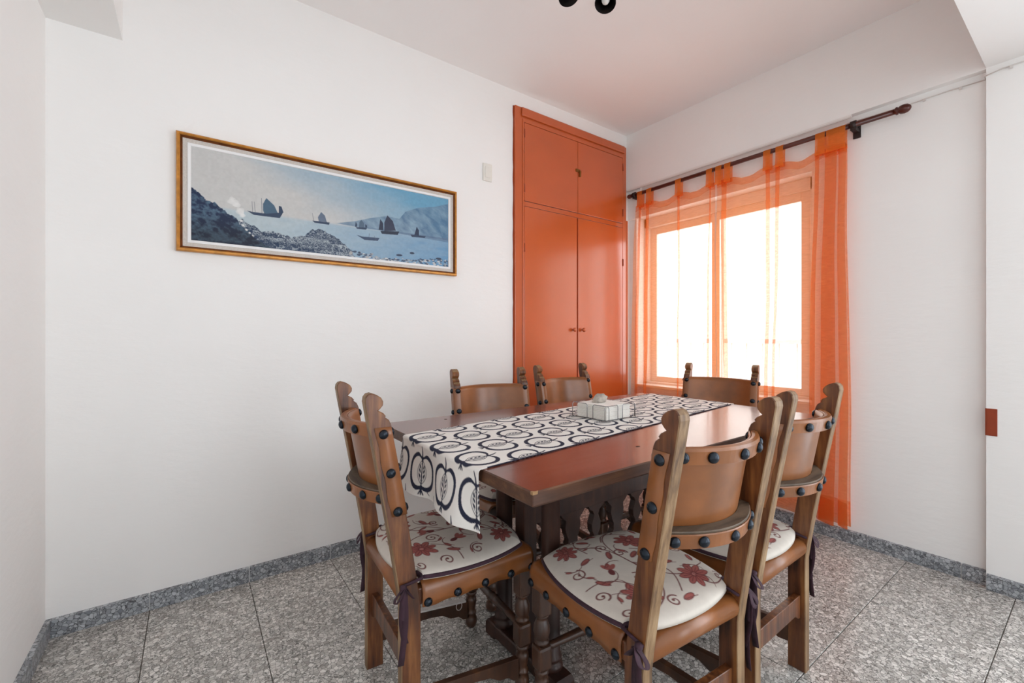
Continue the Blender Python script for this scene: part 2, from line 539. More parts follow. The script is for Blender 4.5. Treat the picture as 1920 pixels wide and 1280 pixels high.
# the balcony outside
bal = thing('balcony', 'pale balcony with metal railing outside the window', 'balcony', (XB + 0.26, 0, 0))
MB().box(0.0, 1.1, -0.2, 3.6, -0.15, -0.02).build('slab', M_EXT, bal)
MB().box(1.02, 1.07, -0.2, 3.6, 1.06, 1.10, 0.004).build('handrail', M_RAIL, bal)
MB().box(1.03, 1.06, -0.2, 3.6, 0.06, 0.09, 0.004).build('lower_rail', M_RAIL, bal)
bar_me = MB().lathe([(0.007, -0.02), (0.007, 1.07)], 8).mesh(M_RAIL)
for k in range(26):
    o = link('baluster', bar_me, bal); o.location = (1.045, -0.1 + k * 0.142, 0)

# ------------------------------------------------------------------ built-in wardrobe
W0, W1, WT = 1.723, 2.856, 2.650
ward = thing('wardrobe', 'tall orange painted built-in wardrobe with four doors beside the window', 'wardrobe', (0, YA, 0))
fr = MB()
fr.box(W0, W0 + 0.068, -0.018, -0.001, 0.0, WT, 0.003)
fr.box(2.798, 2.842, -0.018, -0.001, 0.0, WT, 0.003)
fr.box(W0 + 0.066, 2.80, -0.018, -0.001, 2.556, WT, 0.003)
fr.box(W0 + 0.066, 2.80, -0.016, -0.001, 1.998, 2.028, 0.001)
fr.box(W0 + 0.05, 2.815, -0.030, -0.018, 2.590, 2.648, 0.008)
fr.box(W0 + 0.060, W0 + 0.072, -0.024, -0.016, 0.0, 2.575, 0.003)
fr.build('frame', M_ORANGE, ward)
MB().box(2.844, 2.862, -0.018, -0.001, 0.0, 2.06, 0.003).build('side_strip', M_ORANGE, ward)
# uneven painted edge against the plaster
ed = MB()
pl = [(W0 + 0.002, 0.0)]
for k in range(60):
    z = WT * k / 59; pl.append((W0 - 0.004 - 0.0045 * random.random(), z))
pl.append((W0 + 0.002, WT))
ed.prism(pl, -0.004, -0.0005)
ed.build('paint_edge', M_ORANGE_DK, ward)
hinge_me = MB().lathe([(0.006, -0.028), (0.006, 0.028)], 10).mesh(M_ORANGE_DK)
knob_me = MB().lathe([(0.004, 0.0), (0.0045, 0.008), (0.013, 0.014), (0.016, 0.022), (0.013, 0.030), (0.004, 0.033)], 16).mesh(M_ORANGE)


def wdoor(xa, xb, za, zb, hinge_x, knob=None, latch=False):
    d = MB().box(xa, xb, -0.020, -0.002, za, zb, 0.0025).build('door', M_ORANGE, ward)
    for z in (za + 0.12 * (zb - za) + 0.02, zb - 0.14 * (zb - za)):
        h = link('hinge', hinge_me, d); h.location = (hinge_x, -0.021, z)
    if knob:
        k = link('knob', knob_me, d); k.location = (knob[0], -0.020, knob[1]); k.rotation_euler = (PI / 2, 0, 0)
    return d


wdoor(1.799, 2.2935, 2.032, 2.552, 1.797)
dr = wdoor(2.2965, 2.795, 2.032, 2.552, 2.797)
MB().box(2.272, 2.316, -0.026, -0.018, 2.330, 2.352, 0.002).box(2.302, 2.318, -0.034, -0.02, 2.296, 2.342, 0.003).build('latch', M_BRASS, dr)
wdoor(1.799, 2.286, 0.012, 1.994, 1.797, (2.245, 1.172))
wdoor(2.298, 2.795, 0.012, 1.994, 2.797, (2.338, 1.172))
MB().box(2.284, 2.300, -0.009, -0.001, 0.012, 1.994).build('meeting_gap', M_ORANGE_DK, ward)

# ------------------------------------------------------------------ small fittings on the walls
sw = thing('wall_plate', 'blank ivory switch cover high on the wall between painting and wardrobe', 'switch plate', (1.513, YA, 2.16))
MB().box(-0.033, 0.033, -0.010, 0, -0.056, 0.056, 0.004).build('cover', M_SWITCH, sw)
MB().box(-0.020, 0.020, -0.013, -0.009, -0.034, 0.034, 0.002).build('rocker', M_SWITCH, sw)
tp = MB().box(XF - 0.004, XF + 0.0, YP - 0.034, YP + 0.0005, 0.682, 0.802, 0.001).box(XF - 0.004, XF + 0.02, YP - 0.002, YP + 0.003, 0.682, 0.802, 0.001).build('corner_plate', M_RUST)
tag(tp, 'small rust brown plate on the edge of the white pillar', 'plate')
# cable with clips along the beam over the window
cb = MB()
cz = ZB - 0.03
path = [(XB - 0.006, 0.86, cz + 0.0), (XB - 0.006, 0.62, cz - 0.004), (XB - 0.006, 0.45, cz - 0.001), (XB - 0.006, YP + 0.006, cz - 0.004), (XF - 0.006, YP + 0.004, cz - 0.004), (XF - 0.006, YP - 0.05, cz + 0.006), (XF - 0.006, YP - 0.3, cz + 0.005)]
cable = thing('wall_cable', 'thin white cable clipped along the wall to the pillar', 'cable')
MB().tube(path, 0.0028, 6).build('cord', M_CABLE, cable)
clip_me = MB().box(-0.004, 0.004, -0.005, 0.005, -0.007, 0.005, 0.001).mesh(M_CABLE)
for p in ((XB - 0.008, 0.545, cz - 0.006), (XB - 0.008, 0.42, cz - 0.006), (XF - 0.008, YP - 0.075, cz + 0.0)):
    o = link('clip', clip_me, cable); o.location = p
# white curtain track under the beam
tr = thing('curtain_track', 'narrow white curtain track fixed under the beam above the rod', 'curtain track', (XF, 0, ZB))
MB().box(-0.002, 0.012, 0.83, 2.335, -0.014, 0.0, 0.001).build('rail', M_PVC, tr)
MB().box(-0.008, -0.003, 0.83, 2.335, -0.020, -0.012, 0.001).build('lip', M_CABLE, tr)

# ------------------------------------------------------------------ curtain rod
XR, ZR = 2.845, 2.247
rod = thing('curtain_rod', 'dark wooden curtain rod with turned end knobs above the window', 'curtain rod', (XR, 0, ZR))
MB().lathe([(0.0135, 0.635), (0.0135, 2.30)], 20, axis='y').build('rod', M_ROD, rod)
fin = [(0.0135, 0.0), (0.019, 0.004), (0.019, 0.010), (0.014, 0.014), (0.020, 0.020), (0.0225, 0.036), (0.019, 0.050), (0.012, 0.058), (0.004, 0.062)]
fm = MB().lathe(fin, 20, axis='y').mesh(M_ROD)
o = link('finial', fm, rod); o.location = (0, 0.645, 0); o.rotation_euler = (0, 0, PI)
o = link('finial', fm, rod); o.location = (0, 2.27, 0); o.scale = (0.8, 0.7, 0.8)
for yb in (0.815, 2.245):
    b = MB()
    b.box(-0.012, XB - XR, yb - 0.013, yb + 0.013, -0.030, -0.012, 0.003)
    b.box(XB - XR - 0.010, XB - XR, yb - 0.017, yb + 0.017, -0.058, 0.012, 0.003)
    b.lathe([(0.015, -0.012), (0.021, -0.012), (0.021, 0.012), (0.015, 0.012)], 18, (0, yb, 0), 'y')
    b.build('bracket', M_DARK, rod)

# ------------------------------------------------------------------ curtains


def catmull(P, n):
    P = [np.array(p, float) for p in P]
    P = [2 * P[0] - P[1]] + P + [2 * P[-1] - P[-2]]
    out = []
    for i in range(1, len(P) - 2):
        for k in range(n):
            t = k / n
            a, b, c, d = P[i - 1], P[i], P[i + 1], P[i + 2]
            out.append(0.5 * ((2 * b) + (c - a) * t + (2 * a - 5 * b + 4 * c - d) * t * t + (3 * b - a - 3 * c + d) * t ** 3))
    out.append(P[-2])
    return np.array(out)


def curtain(name, label, top, bot, tabs, zb, zt=2.165):
    """top / bot: plan lines (y, dx) of equal length with pleats doubled back; tabs: (y, width)"""
    root = thing(name, label, 'curtain', (XR, 0, 0), 0, 'orange curtains at the window')
    A = catmull(top, 7); B = catmull(bot, 7)
    rows = 46
    ty = [t[0] for t in tabs]
    G = np.zeros((rows, len(A), 3))
    for r in range(rows):
        t = r / (rows - 1)
        e = t ** 0.8
        P = A * (1 - e) + B * e
        zz = np.full(len(A), 0.0)
        d = np.min(np.abs(P[:, 0][:, None] - np.array(ty)[None, :]), 1)
        sag = np.clip(d / 0.09, 0, 1) ** 1.5 * 0.028
        ztop = zt - sag
        z = ztop * (1 - t) + zb * t
        G[r, :, 0] = P[:, 1] + 0.003 * np.sin(9 * z + 17 * P[:, 0])
        G[r, :, 1] = P[:, 0] + 0.004 * np.sin(4.1 * z + 9 * P[:, 0])
        G[r, :, 2] = z
    MB().grid(G).build('panel', M_SHEER, root)
    # doubled cloth: heading band and bottom hem
    MB().grid(G[:2] * np.array([1, 1, 1]) + np.array([-0.002, 0, 0])).build('heading', M_SHEER, root)
    MB().grid(G[-4:] + np.array([-0.002, 0, 0])).build('hem', M_SHEER, root)
    for (y, wd) in tabs:
        prof = [(-0.020, zt - 0.03), (-0.018, zt + 0.03), (-0.0155, ZR)]
        for k in range(1, 8):
            a = PI - k * PI / 8
            prof.append((0.0155 * math.cos(a), ZR + 0.0155 * math.sin(a)))
        prof += [(0.0155, ZR), (0.014, zt + 0.03), (0.010, zt - 0.03)]
        prof = [(x, z) for x, z in prof]
        T = np.zeros((len(prof), 4, 3))
        for i, (x, z) in enumerate(prof):
            for j in range(4):
                q = j / 3 - 0.5
                pinch = 1.0 - 0.12 * math.sin(PI * min(1, max(0, (z - zt) / 0.1)))
                T[i, j] = (x, y + q * wd * pinch, z)
        MB().grid(T).build('tab', M_TAB, root)
    return root


def pleat(y, w, dep=0.014):
    """a fold doubled back on itself, running toward smaller y"""
    return [(y, 0.0), (y - w, -dep), (y - w * 0.15, -dep * 0.2 + 0.004), (y + w * 0.05, dep * 0.7), (y - w * 0.9, dep)]


topL = [(2.235, 0.0)] + pleat(2.20, 0.035) + pleat(2.13, 0.04) + [(2.05, 0.0), (1.96, 0.004)] + pleat(1.865, 0.03) + [(1.76, 0.0), (1.68, 0.004)] + pleat(1.625, 0.02) + [(1.585, 0.0)]
botL = [(2.305, 0.0)] + pleat(2.27, 0.045, 0.016) + pleat(2.18, 0.05, 0.02) + [(2.09, 0.0), (1.98, 0.01)] + pleat(1.87, 0.022) + [(1.77, 0.0), (1.70, 0.01)] + pleat(1.65, 0.03) + [(1.57, 0.0)]
curtain('curtain', 'sheer orange tab-top curtain hanging next to the wardrobe', topL, botL,
        [(2.185, 0.05), (2.10, 0.05), (1.85, 0.05), (1.615, 0.045)], 0.06)
topR = [(1.57, 0.0)] + pleat(1.54, 0.045) + [(1.45, 0.0), (1.36, 0.004)] + pleat(1.255, 0.03) + pleat(1.20, 0.03) + [(1.13, 0.0), (1.06, 0.002)] + pleat(0.995, 0.025) + pleat(0.945, 0.055) + pleat(0.885, 0.036) + [(0.856, 0.004)]
botR = [(1.57, 0.0)] + pleat(1.52, 0.035) + [(1.44, 0.0), (1.34, 0.01)] + pleat(1.27, 0.03) + pleat(1.23, 0.02) + [(1.15, 0.01), (1.09, 0.0)] + pleat(1.035, 0.04, 0.03) + pleat(0.975, 0.085, 0.035) + pleat(0.88, 0.05, 0.03) + [(0.84, 0.03)]
curtain('curtain', 'sheer orange tab-top curtain gathered thickly at the bare white wall side', topR, botR,
        [(1.55, 0.045), (1.49, 0.045), (1.245, 0.045), (1.175, 0.045), (0.965, 0.05), (0.912, 0.05), (0.868, 0.045)], 0.095)


# ------------------------------------------------------------------ print drawing (colour fields computed on mesh vertices)
class Canvas:
    def __init__(s, w, h, nx, ny, rgb):
        s.w, s.h, s.nx, s.ny = w, h, nx, ny
        s.X, s.Y = np.meshgrid(np.linspace(0, w, nx), np.linspace(0, h, ny))
        s.I = np.zeros((ny, nx, 3)); s.I[:] = lin(rgb)
        s.dx = w / (nx - 1)

    def win(s, x0, x1, y0, y1):
        dx, dy = s.w / (s.nx - 1), s.h / (s.ny - 1)
        a, b = max(0, int(x0 / dx) - 1), min(s.nx, int(x1 / dx) + 3)
        c, d = max(0, int(y0 / dy) - 1), min(s.ny, int(y1 / dy) + 3)
        if a >= b or c >= d: return None
        return slice(c, d), slice(a, b)

    def blend(s, sl, al, rgb):
        c = np.array(rgb if not isinstance(rgb, np.ndarray) else rgb)
        s.I[sl] = s.I[sl] * (1 - al[..., None]) + c * al[..., None]

    def stroke(s, pts, wid, rgb, alpha=1.0):
        pts = np.array(pts, float); n = len(pts)
        wd = np.broadcast_to(np.asarray(wid, float), (n,))
        m = wd.max() + 2 * s.dx
        sl = s.win(pts[:, 0].min() - m, pts[:, 0].max() + m, pts[:, 1].min() - m, pts[:, 1].max() + m)
        if sl is None: return
        X, Y = s.X[sl], s.Y[sl]
        D = np.full(X.shape, 1e9)
        for i in range(n - 1):
            a, b = pts[i], pts[i + 1]; d = b - a; q = d @ d + 1e-12
            t = np.clip(((X - a[0]) * d[0] + (Y - a[1]) * d[1]) / q, 0, 1)
            r = np.hypot(X - a[0] - t * d[0], Y - a[1] - t * d[1]) - (wd[i] * (1 - t) + wd[i + 1] * t) / 2
            D = np.minimum(D, r)
        s.blend(sl, np.clip(0.5 - D / s.dx, 0, 1) * alpha, lin(rgb))

    def poly(s, pts, rgb, alpha=1.0, tex=None):
        pts = np.array(pts, float); n = len(pts)
        sl = s.win(pts[:, 0].min(), pts[:, 0].max(), pts[:, 1].min(), pts[:, 1].max())
        if sl is None: return
        X, Y = s.X[sl], s.Y[sl]
        al = np.zeros(X.shape)
        for ox, oy in ((-.25, -.12), (.12, -.25), (.25, .12), (-.12, .25)):
            X_, Y_ = X + ox * s.dx, Y + oy * s.dx
            ins = np.zeros(X.shape, bool)
            for i in range(n):
                a, b = pts[i], pts[(i + 1) % n]
                if a[1] == b[1]: continue
                ins ^= ((Y_ < a[1]) != (Y_ < b[1])) & (X_ < (b[0] - a[0]) * (Y_ - a[1]) / (b[1] - a[1]) + a[0])
            al += ins * alpha / 4
        s.blend(sl, al, tex[sl] if tex is not None else lin(rgb))

    def ell(s, cx, cy, rx, ry, ang, rgb, alpha=1.0):
        m = max(rx, ry) + 2 * s.dx
        sl = s.win(cx - m, cx + m, cy - m, cy + m)
        if sl is None: return
        X, Y = s.X[sl] - cx, s.Y[sl] - cy
        c, q = math.cos(ang), math.sin(ang)
        u, v = (X * c + Y * q) / rx, (-X * q + Y * c) / ry
        r = (np.hypot(u, v) - 1) * min(rx, ry)
        s.blend(sl, np.clip(0.5 - r / s.dx, 0, 1) * alpha, lin(rgb))


def vnoise(X, Y, sc, octv=4, seed=1):
    rng = np.random.RandomState(seed); out = np.zeros(X.shape); amp = 1.0; tot = 0
    for o in range(octv):
        g = rng.rand(64, 64); x, y = X * sc * 2 ** o, Y * sc * 2 ** o
        xi, yi = np.floor(x).astype(int), np.floor(y).astype(int); fx, fy = x - xi, y - yi
        fx, fy = fx * fx * (3 - 2 * fx), fy * fy * (3 - 2 * fy)
        G = lambda a, b: g[np.mod(b, 64), np.mod(a, 64)]
        out += amp * ((G(xi, yi) * (1 - fx) + G(xi + 1, yi) * fx) * (1 - fy) + (G(xi, yi + 1) * (1 - fx) + G(xi + 1, yi + 1) * fx) * fy)
        tot += amp; amp *= 0.55
    return out / tot


def paint(me, rgb_flat):
    a = me.attributes.new('print', 'FLOAT_COLOR', 'POINT')
    c = np.ones((len(me.vertices), 4)); c[:len(rgb_flat), :3] = rgb_flat
    a.data.foreach_set('color', c.ravel())


# ------------------------------------------------------------------ framed sea picture
pic = thing('framed_picture', 'long gilt-framed picture of sailing junks off a rocky shore', 'picture', (0, YA, 0))
fx0, fx1, fz0, fz1 = -0.052, 1.284, 1.484, 1.988


def frame_bar(m, prof, x0, x1, z0, z1):
    """prof: (inset, depth) mitred moulding round a rectangle"""
    n = len(prof); v = []; f = []
    for ins, dep in prof:
        v += [(x0 + ins, -dep, z0 + ins), (x1 - ins, -dep, z0 + ins), (x1 - ins, -dep, z1 - ins), (x0 + ins, -dep, z1 - ins)]
    for i in range(n - 1):
        for k in range(4):
            k2 = (k + 1) % 4
            f.append((i * 4 + k, i * 4 + k2, (i + 1) * 4 + k2, (i + 1) * 4 + k))
    m.add(v, f)
    return m


frame_bar(MB(), [(0.0, 0.002), (0.0, 0.022), (0.004, 0.029), (0.010, 0.030), (0.014, 0.026)], fx0, fx1, fz0, fz1).build('gilt_frame', M_GOLD, pic)
frame_bar(MB(), [(0.013, 0.027), (0.017, 0.020), (0.020, 0.022), (0.023, 0.016)], fx0, fx1, fz0, fz1).build('inner_moulding', M_GOLD_DK, pic)
frame_bar(MB(), [(0.022, 0.017), (0.040, 0.014)], fx0, fx1, fz0, fz1).build('linen_liner', M_LINEN, pic)
frame_bar(MB(), [(0.039, 0.016), (0.050, 0.016), (0.052, 0.010)], fx0, fx1, fz0, fz1).build('white_slip', M_SLIP, pic)
ax0, az0 = fx0 + 0.049, fz0 + 0.047
AW, AH = fx1 - fx0 - 0.098, fz1 - fz0 - 0.094
cv = Canvas(AW, AH, 820, 272, (190, 192, 190))
X, Y = cv.X, cv.Y
sh = lambda pts: [(x - ax0, z - az0) for x, z in pts]


def mixc(a, b, t):
    return np.array(lin(a)) * (1 - t[..., None]) + np.array(lin(b)) * t[..., None]


n1 = vnoise(X, Y * 3, 5, 4, 3); n2 = vnoise(X, Y, 22, 4, 5); n3 = vnoise(X, Y * 4, 14, 4, 9)
tx = X / AW; ty = Y / AH
t = np.clip(1.5 * (tx - 0.35) + 0.9 * (ty - 0.55) + 0.35 * (n1 - 0.5), 0, 1)
sky = mixc((196, 196, 194), (104, 158, 188), t)
t2 = np.clip((0.75 - ty) * 0.3 + 0.25 * (n3 - 0.5), 0, 1); sky = sky * (1 - 0.15 * t2[..., None])
hz = 1.692 - az0
sea = mixc((176, 190, 196), (92, 142, 180), np.clip(1.15 * (tx - 0.25) + 0.5 * (0.35 - ty) + 0.3 * (n3 - 0.5), 0, 1))
k = np.clip((hz - Y) / 0.012 + 0.5, 0, 1)[..., None]
cv.I = sky * (1 - k) + sea * k
mt = mixc((132, 160, 180), (70, 104, 136), np.clip(1.8 * (vnoise(X + 0.8 * Y, Y, 26, 5, 15) - 0.5) + 0.7 * (tx - 0.55) + 0.4, 0, 1))
cv.poly(sh([(0.594, 1.698), (0.689, 1.723), (0.772, 1.753), (0.858, 1.777), (0.93, 1.773), (0.966, 1.819), (1.042, 1.854), (1.141, 1.876), (1.26, 1.92), (1.26, 1.692), (1.042, 1.693), (0.858, 1.693), (0.73, 1.694)]), None, 0.82, mt)
cv.poly(sh([(0.72, 1.700), (1.26, 1.704), (1.26, 1.68), (1.0, 1.688)]), (84, 106, 134), 0.6)
DK, MD, LT = (10, 32, 68), (52, 78, 104), (172, 182, 188)
rk = 1 - 2 * np.abs(vnoise(X + 0.4 * Y, Y * 1.2, 26, 5, 21) - 0.5); rk = 0.35 + (rk - 0.72) * 1.1 + 0.45 * (vnoise(X, Y, 120, 3, 27) - 0.5) + 0.12
rk2 = vnoise(X + 0.3 * rk, Y, 60, 4, 23)
rock_a = mixc(DK, (78, 106, 128), np.clip((rk - 0.42) * 2.4, 0, 1)); rock_a = rock_a * (0.45 + 0.55 * np.clip((Y / AH - 0.1) * 4, 0, 1))[..., None]
rock_b = mixc((26, 50, 80), LT, np.clip((rk2 - 0.44) * 4.2, 0, 1))


def rough_edge(pts, a=0.006, n=5, seed=2):
    rnd = random.Random(seed); out = []
    for p, q in zip(pts[:-1], pts[1:]):
        for i in range(n):
            u = i / n; out.append((p[0] + (q[0] - p[0]) * u, p[1] + (q[1] - p[1]) * u + rnd.uniform(-a, a)))
    return out + [pts[-1]]


r2 = [(0.14, 1.62), (0.183, 1.655), (0.201, 1.643), (0.232, 1.63), (0.264, 1.609), (0.323, 1.614), (0.356, 1.607), (0.39, 1.597), (0.446, 1.612), (0.475, 1.647), (0.519, 1.659), (0.549, 1.645), (0.579, 1.634), (0.618, 1.611), (0.649, 1.586), (0.669, 1.572), (0.687, 1.526)]
cv.poly(sh(rough_edge(r2, 0.005, 5, 4) + [(0.14, 1.50)]), None, 1, rock_b)
r1 = [(-0.02, 1.775), (-0.004, 1.765), (0.02, 1.748), (0.045, 1.726), (0.053, 1.713), (0.082, 1.712), (0.111, 1.689), (0.135, 1.668), (0.164, 1.655), (0.177, 1.629), (0.207, 1.605), (0.232, 1.579), (0.27, 1.552), (0.33, 1.53)]
cv.poly(sh(rough_edge(r1, 0.004, 5, 6) + [(0.3, 1.50), (-0.03, 1.50)]), None, 1, rock_a)
for (x, z, r) in ((0.145, 1.73, 0.018), (0.165, 1.715, 0.022), (0.178, 1.690, 0.022), (0.19, 1.67, 0.014), (0.183, 1.645, 0.008), (0.19, 1.628, 0.007), (0.202, 1.61, 0.007), (0.216, 1.596, 0.006), (0.23, 1.585, 0.005)):
    for q in range(4):
        cv.ell(x - ax0 + random.uniform(-.4, .4) * r, z - az0 + random.uniform(-.4, .4) * r, r * .7, r * .5, random.random() * 3, (222, 222, 220), 0.5)
NAVY = (44, 62, 88)
for nm, c in (([(0.283, 1.768), (0.316, 1.739), (0.337, 1.691), (0.277, 1.688), (0.269, 1.709), (0.269, 1.738)], (70, 98, 120)), ([(0.335, 1.741), (0.346, 1.739), (0.355, 1.712), (0.335, 1.705)], NAVY),
              ([(0.204, 1.696), (0.232, 1.694), (0.283, 1.695), (0.353, 1.712), (0.339, 1.683), (0.232, 1.681)], NAVY),
              ([(0.523, 1.743), (0.541, 1.728), (0.55, 1.697), (0.512, 1.695), (0.508, 1.714)], (96, 110, 130)), ([(0.482, 1.694), (0.564, 1.697), (0.561, 1.685), (0.493, 1.685)], NAVY),
              ([(0.722, 1.736), (0.737, 1.718), (0.737, 1.697), (0.709, 1.695), (0.712, 1.722)], (80, 100, 120)), ([(0.693, 1.723), (0.7, 1.708), (0.7, 1.695), (0.689, 1.694)], NAVY), ([(0.742, 1.716), (0.752, 1.71), (0.752, 1.70), (0.742, 1.699)], NAVY),
              ([(0.693, 1.693), (0.753, 1.699), (0.747, 1.687), (0.699, 1.685)], NAVY),
              ([(0.862, 1.782), (0.893, 1.755), (0.91, 1.705), (0.845, 1.694), (0.845, 1.739)], (50, 56, 78)), ([(0.823, 1.756), (0.84, 1.734), (0.84, 1.697), (0.814, 1.696)], (44, 52, 74)),
              ([(0.823, 1.692), (0.93, 1.703), (0.921, 1.683), (0.832, 1.677)], (36, 46, 66)),
              ([(1.033, 1.745), (1.047, 1.725), (1.047, 1.696), (1.018, 1.694)], (38, 52, 78)), ([(0.995, 1.696), (1.089, 1.698), (1.081, 1.688), (1.004, 1.683)], (44, 60, 86)),
              ([(0.696, 1.653), (0.73, 1.648), (0.819, 1.653), (0.81, 1.636), (0.738, 1.632)], (54, 70, 96))):
    cv.poly(sh(nm), c)
for p, q in (((0.225, 1.741), (0.228, 1.692)), ((0.234, 1.741), (0.238, 1.692)), ((0.263, 1.763), (0.265, 1.692)), ((0.482, 1.73), (0.49, 1.692)), ((0.764, 1.668), (0.762, 1.65)), ((0.79, 1.66), (0.80, 1.64))):
    cv.stroke(sh([p, q]), 0.0018, (84, 92, 104))
rnd = random.Random(11)
for q in range(330):
    x = rnd.uniform(0.66, 1.24); lim = 1.548 + 0.036 * max(0, (x - 0.86) / 0.4) if x > 0.78 else 1.565
    z = 1.52 + (lim - 1.52) * rnd.random() ** 1.4
    r = rnd.uniform(0.003, 0.010)
    c = rnd.choice([(40, 58, 84), (60, 76, 100), (150, 160, 168), (196, 198, 198), (30, 44, 70), (176, 172, 170)])
    cv.ell(x - ax0, z - az0, r, r * 0.55, rnd.uniform(-.3, .3), c, 0.9)
for (x, z, rx) in ((0.93, 1.572, 0.018), (1.005, 1.592, 0.014), (1.17, 1.578, 0.018)): cv.ell(x - ax0, z - az0, rx, 0.006, 0.05, (32, 48, 74))
cv.I *= (0.94 + 0.12 * vnoise(X, Y, 90, 2, 31))[..., None]
gv = np.stack([ax0 + X, np.full_like(X, -0.0105), az0 + Y], -1)
me = MB().grid(gv, smooth=False).mesh(M_ART)
paint(me, cv.I.reshape(-1, 3))
link('print', me, pic)
MB().box(fx0 + 0.02, fx1 - 0.02, -0.008, -0.001, fz0 + 0.02, fz1 - 0.02).build('backing', M_GOLD_DK, pic)

# ------------------------------------------------------------------ dining table
TX0, TX1, TY0, TY1, TZ = 0.592, 2.175, 0.735, 1.668, 0.786
TCX, TCY = (TX0 + TX1) / 2, (TY0 + TY1) / 2
table = thing('dining_table', 'long red-brown varnished trestle table with pierced central panel', 'table', (TCX, TCY, 0))
hx, hy = (TX1 - TX0) / 2, (TY1 - TY0) / 2


def rrect(hx, hy, r, n=4):
    out = []
    for cx, cy, a0 in ((hx - r, hy - r, 0), (-hx + r, hy - r, PI / 2), (-hx + r, -hy + r, PI), (hx - r, -hy + r, 1.5 * PI)):
        for i in range(n + 1):
            a = a0 + i * PI / 2 / n; out.append((cx + r * math.cos(a), cy + r * math.sin(a)))
    return out


pl = rrect(hx, hy, 0.004)
m = MB()
nP = len(pl); v = []
lay = [(0.0, TZ), (0.004, TZ), (0.0, TZ - 0.004), (0.0, TZ - 0.030), (0.006, TZ - 0.036)]
lay = [(0.003, TZ), (0.0, TZ - 0.003), (0.0, TZ - 0.030), (0.006, TZ - 0.036)]
for ins, z in lay:
    v += [(x * (1 - ins / hx), y * (1 - ins / hy), z) for x, y in pl]
m.add(v, [tuple(range(nP))], mi=0)
m.add(v, [tuple(i * nP + q for q in (k, (k + 1) % nP)) + tuple((i + 1) * nP + q for q in ((k + 1) % nP, k)) for i in range(3) for k in range(nP)] + [tuple(reversed(range(3 * nP, 4 * nP)))], mi=1)
m.build('tabletop', [M_TOP, M_EDGE], table, fix=True)
MB().prism([(-hx - 0.0005, -hy - 0.0005), (-hx + 0.013, -hy - 0.0005), (-hx + 0.017, -hy + 0.003), (-hx + 0.009, -hy + 0.004), (-hx + 0.004, -hy + 0.009), (-hx - 0.0005, -hy + 0.008)], TZ - 0.006, TZ + 0.0004, 'xy').build('chipped_corner', M_WORN_LIGHT, table)
kn = MB().lathe([(0.007, 0.0), (0.006, 0.0006), (0.001, 0.0008)], 12).build('wood_knot', M_DARK, table); kn.location = (1.10 - TCX, 0.855 - TCY, TZ); kn.scale = (1.3, 0.8, 1)
kn = link('wood_knot', kn.data, table); kn.location = (0.835 - TCX, 1.60 - TCY, TZ)
post = [(0.034, 0.056), (0.036, 0.060), (0.040, 0.068), (0.037, 0.080), (0.031, 0.084), (0.035, 0.092), (0.035, 0.100), (0.030, 0.108), (0.030, 0.30), (0.0305, 0.45), (0.030, 0.66), (0.036, 0.668), (0.036, 0.682), (0.031, 0.69), (0.031, 0.712)]
post_me = MB().lathe(post, 24).mesh(M_UNDER)
for tx in (0.937, 1.86):
    for dy in (0.130, -0.130):
        o = link('column', post_me, table); o.location = (tx - TCX, dy, 0)
    x = tx - TCX
    MB().box(x - 0.028, x + 0.028, -0.026, 0.026, 0.05, 0.712, 0.004).build('centre_post', M_UNDER, table)
    f = [(-0.205, 0.0), (-0.205, 0.045), (-0.192, 0.058), (0.192, 0.058), (0.205, 0.045), (0.205, 0.0), (0.15, 0.0), (0.135, 0.012), (-0.135, 0.012), (-0.15, 0.0)]
    MB().prism(f, x - 0.036, x + 0.036, 'yz', 0.004).build('sled_foot', M_UNDER, table)
    MB().box(x - 0.035, x + 0.035, -0.36, 0.36, 0.712, 0.75, 0.006).build('top_bearer', M_UNDER, table)
# pierced panel between the trestles
xa, xb = 0.965 - TCX, 1.832 - TCX
pn = MB().box(xa, xb, -0.016, 0.016, 0.468, 0.548, 0.003).build('panel_rail', M_UNDER, table)
MB().box(xa, xb, -0.016, 0.016, 0.235, 0.285, 0.003).build('panel_rail', M_UNDER, table)
nb = 7; step = (xb - xa) / nb
slim = [(0.046, 0.47), (0.036, 0.455), (0.020, 0.445), (0.012, 0.43), (0.018, 0.415), (0.026, 0.395), (0.024, 0.37), (0.012, 0.352), (0.010, 0.335), (0.022, 0.32), (0.034, 0.305), (0.044, 0.284)]
wide = [(0.066, 0.47), (0.050, 0.452), (0.036, 0.44), (0.040, 0.415), (0.034, 0.39), (0.024, 0.37), (0.024, 0.345), (0.036, 0.325), (0.048, 0.284)]
slat_me = [MB().prism([(a, z) for a, z in p] + [(-a, z) for a, z in reversed(p)], -0.013, 0.013, 'xz', 0.002).mesh(M_UNDER) for p in (slim, wide)]
for k in range(nb):
    o = link('fretted_slat', slat_me[k % 2], table); o.location = (xa + (k + 0.5) * step, 0, 0)

# ------------------------------------------------------------------ table runner with apples
RA = math.radians(6.5); RW = 0.485
RX0, RX1 = TX0 - 0.004, TX1 + 0.004
run_cy = lambda x: 1.178 + (x - TX0) * math.tan(RA)
DROP = 0.165
length = (RX1 - RX0) + 2 * DROP
nx, ny = 920, 220
cv = Canvas(length, RW, nx, ny, (232, 229, 224))
INK = (38, 42, 62)


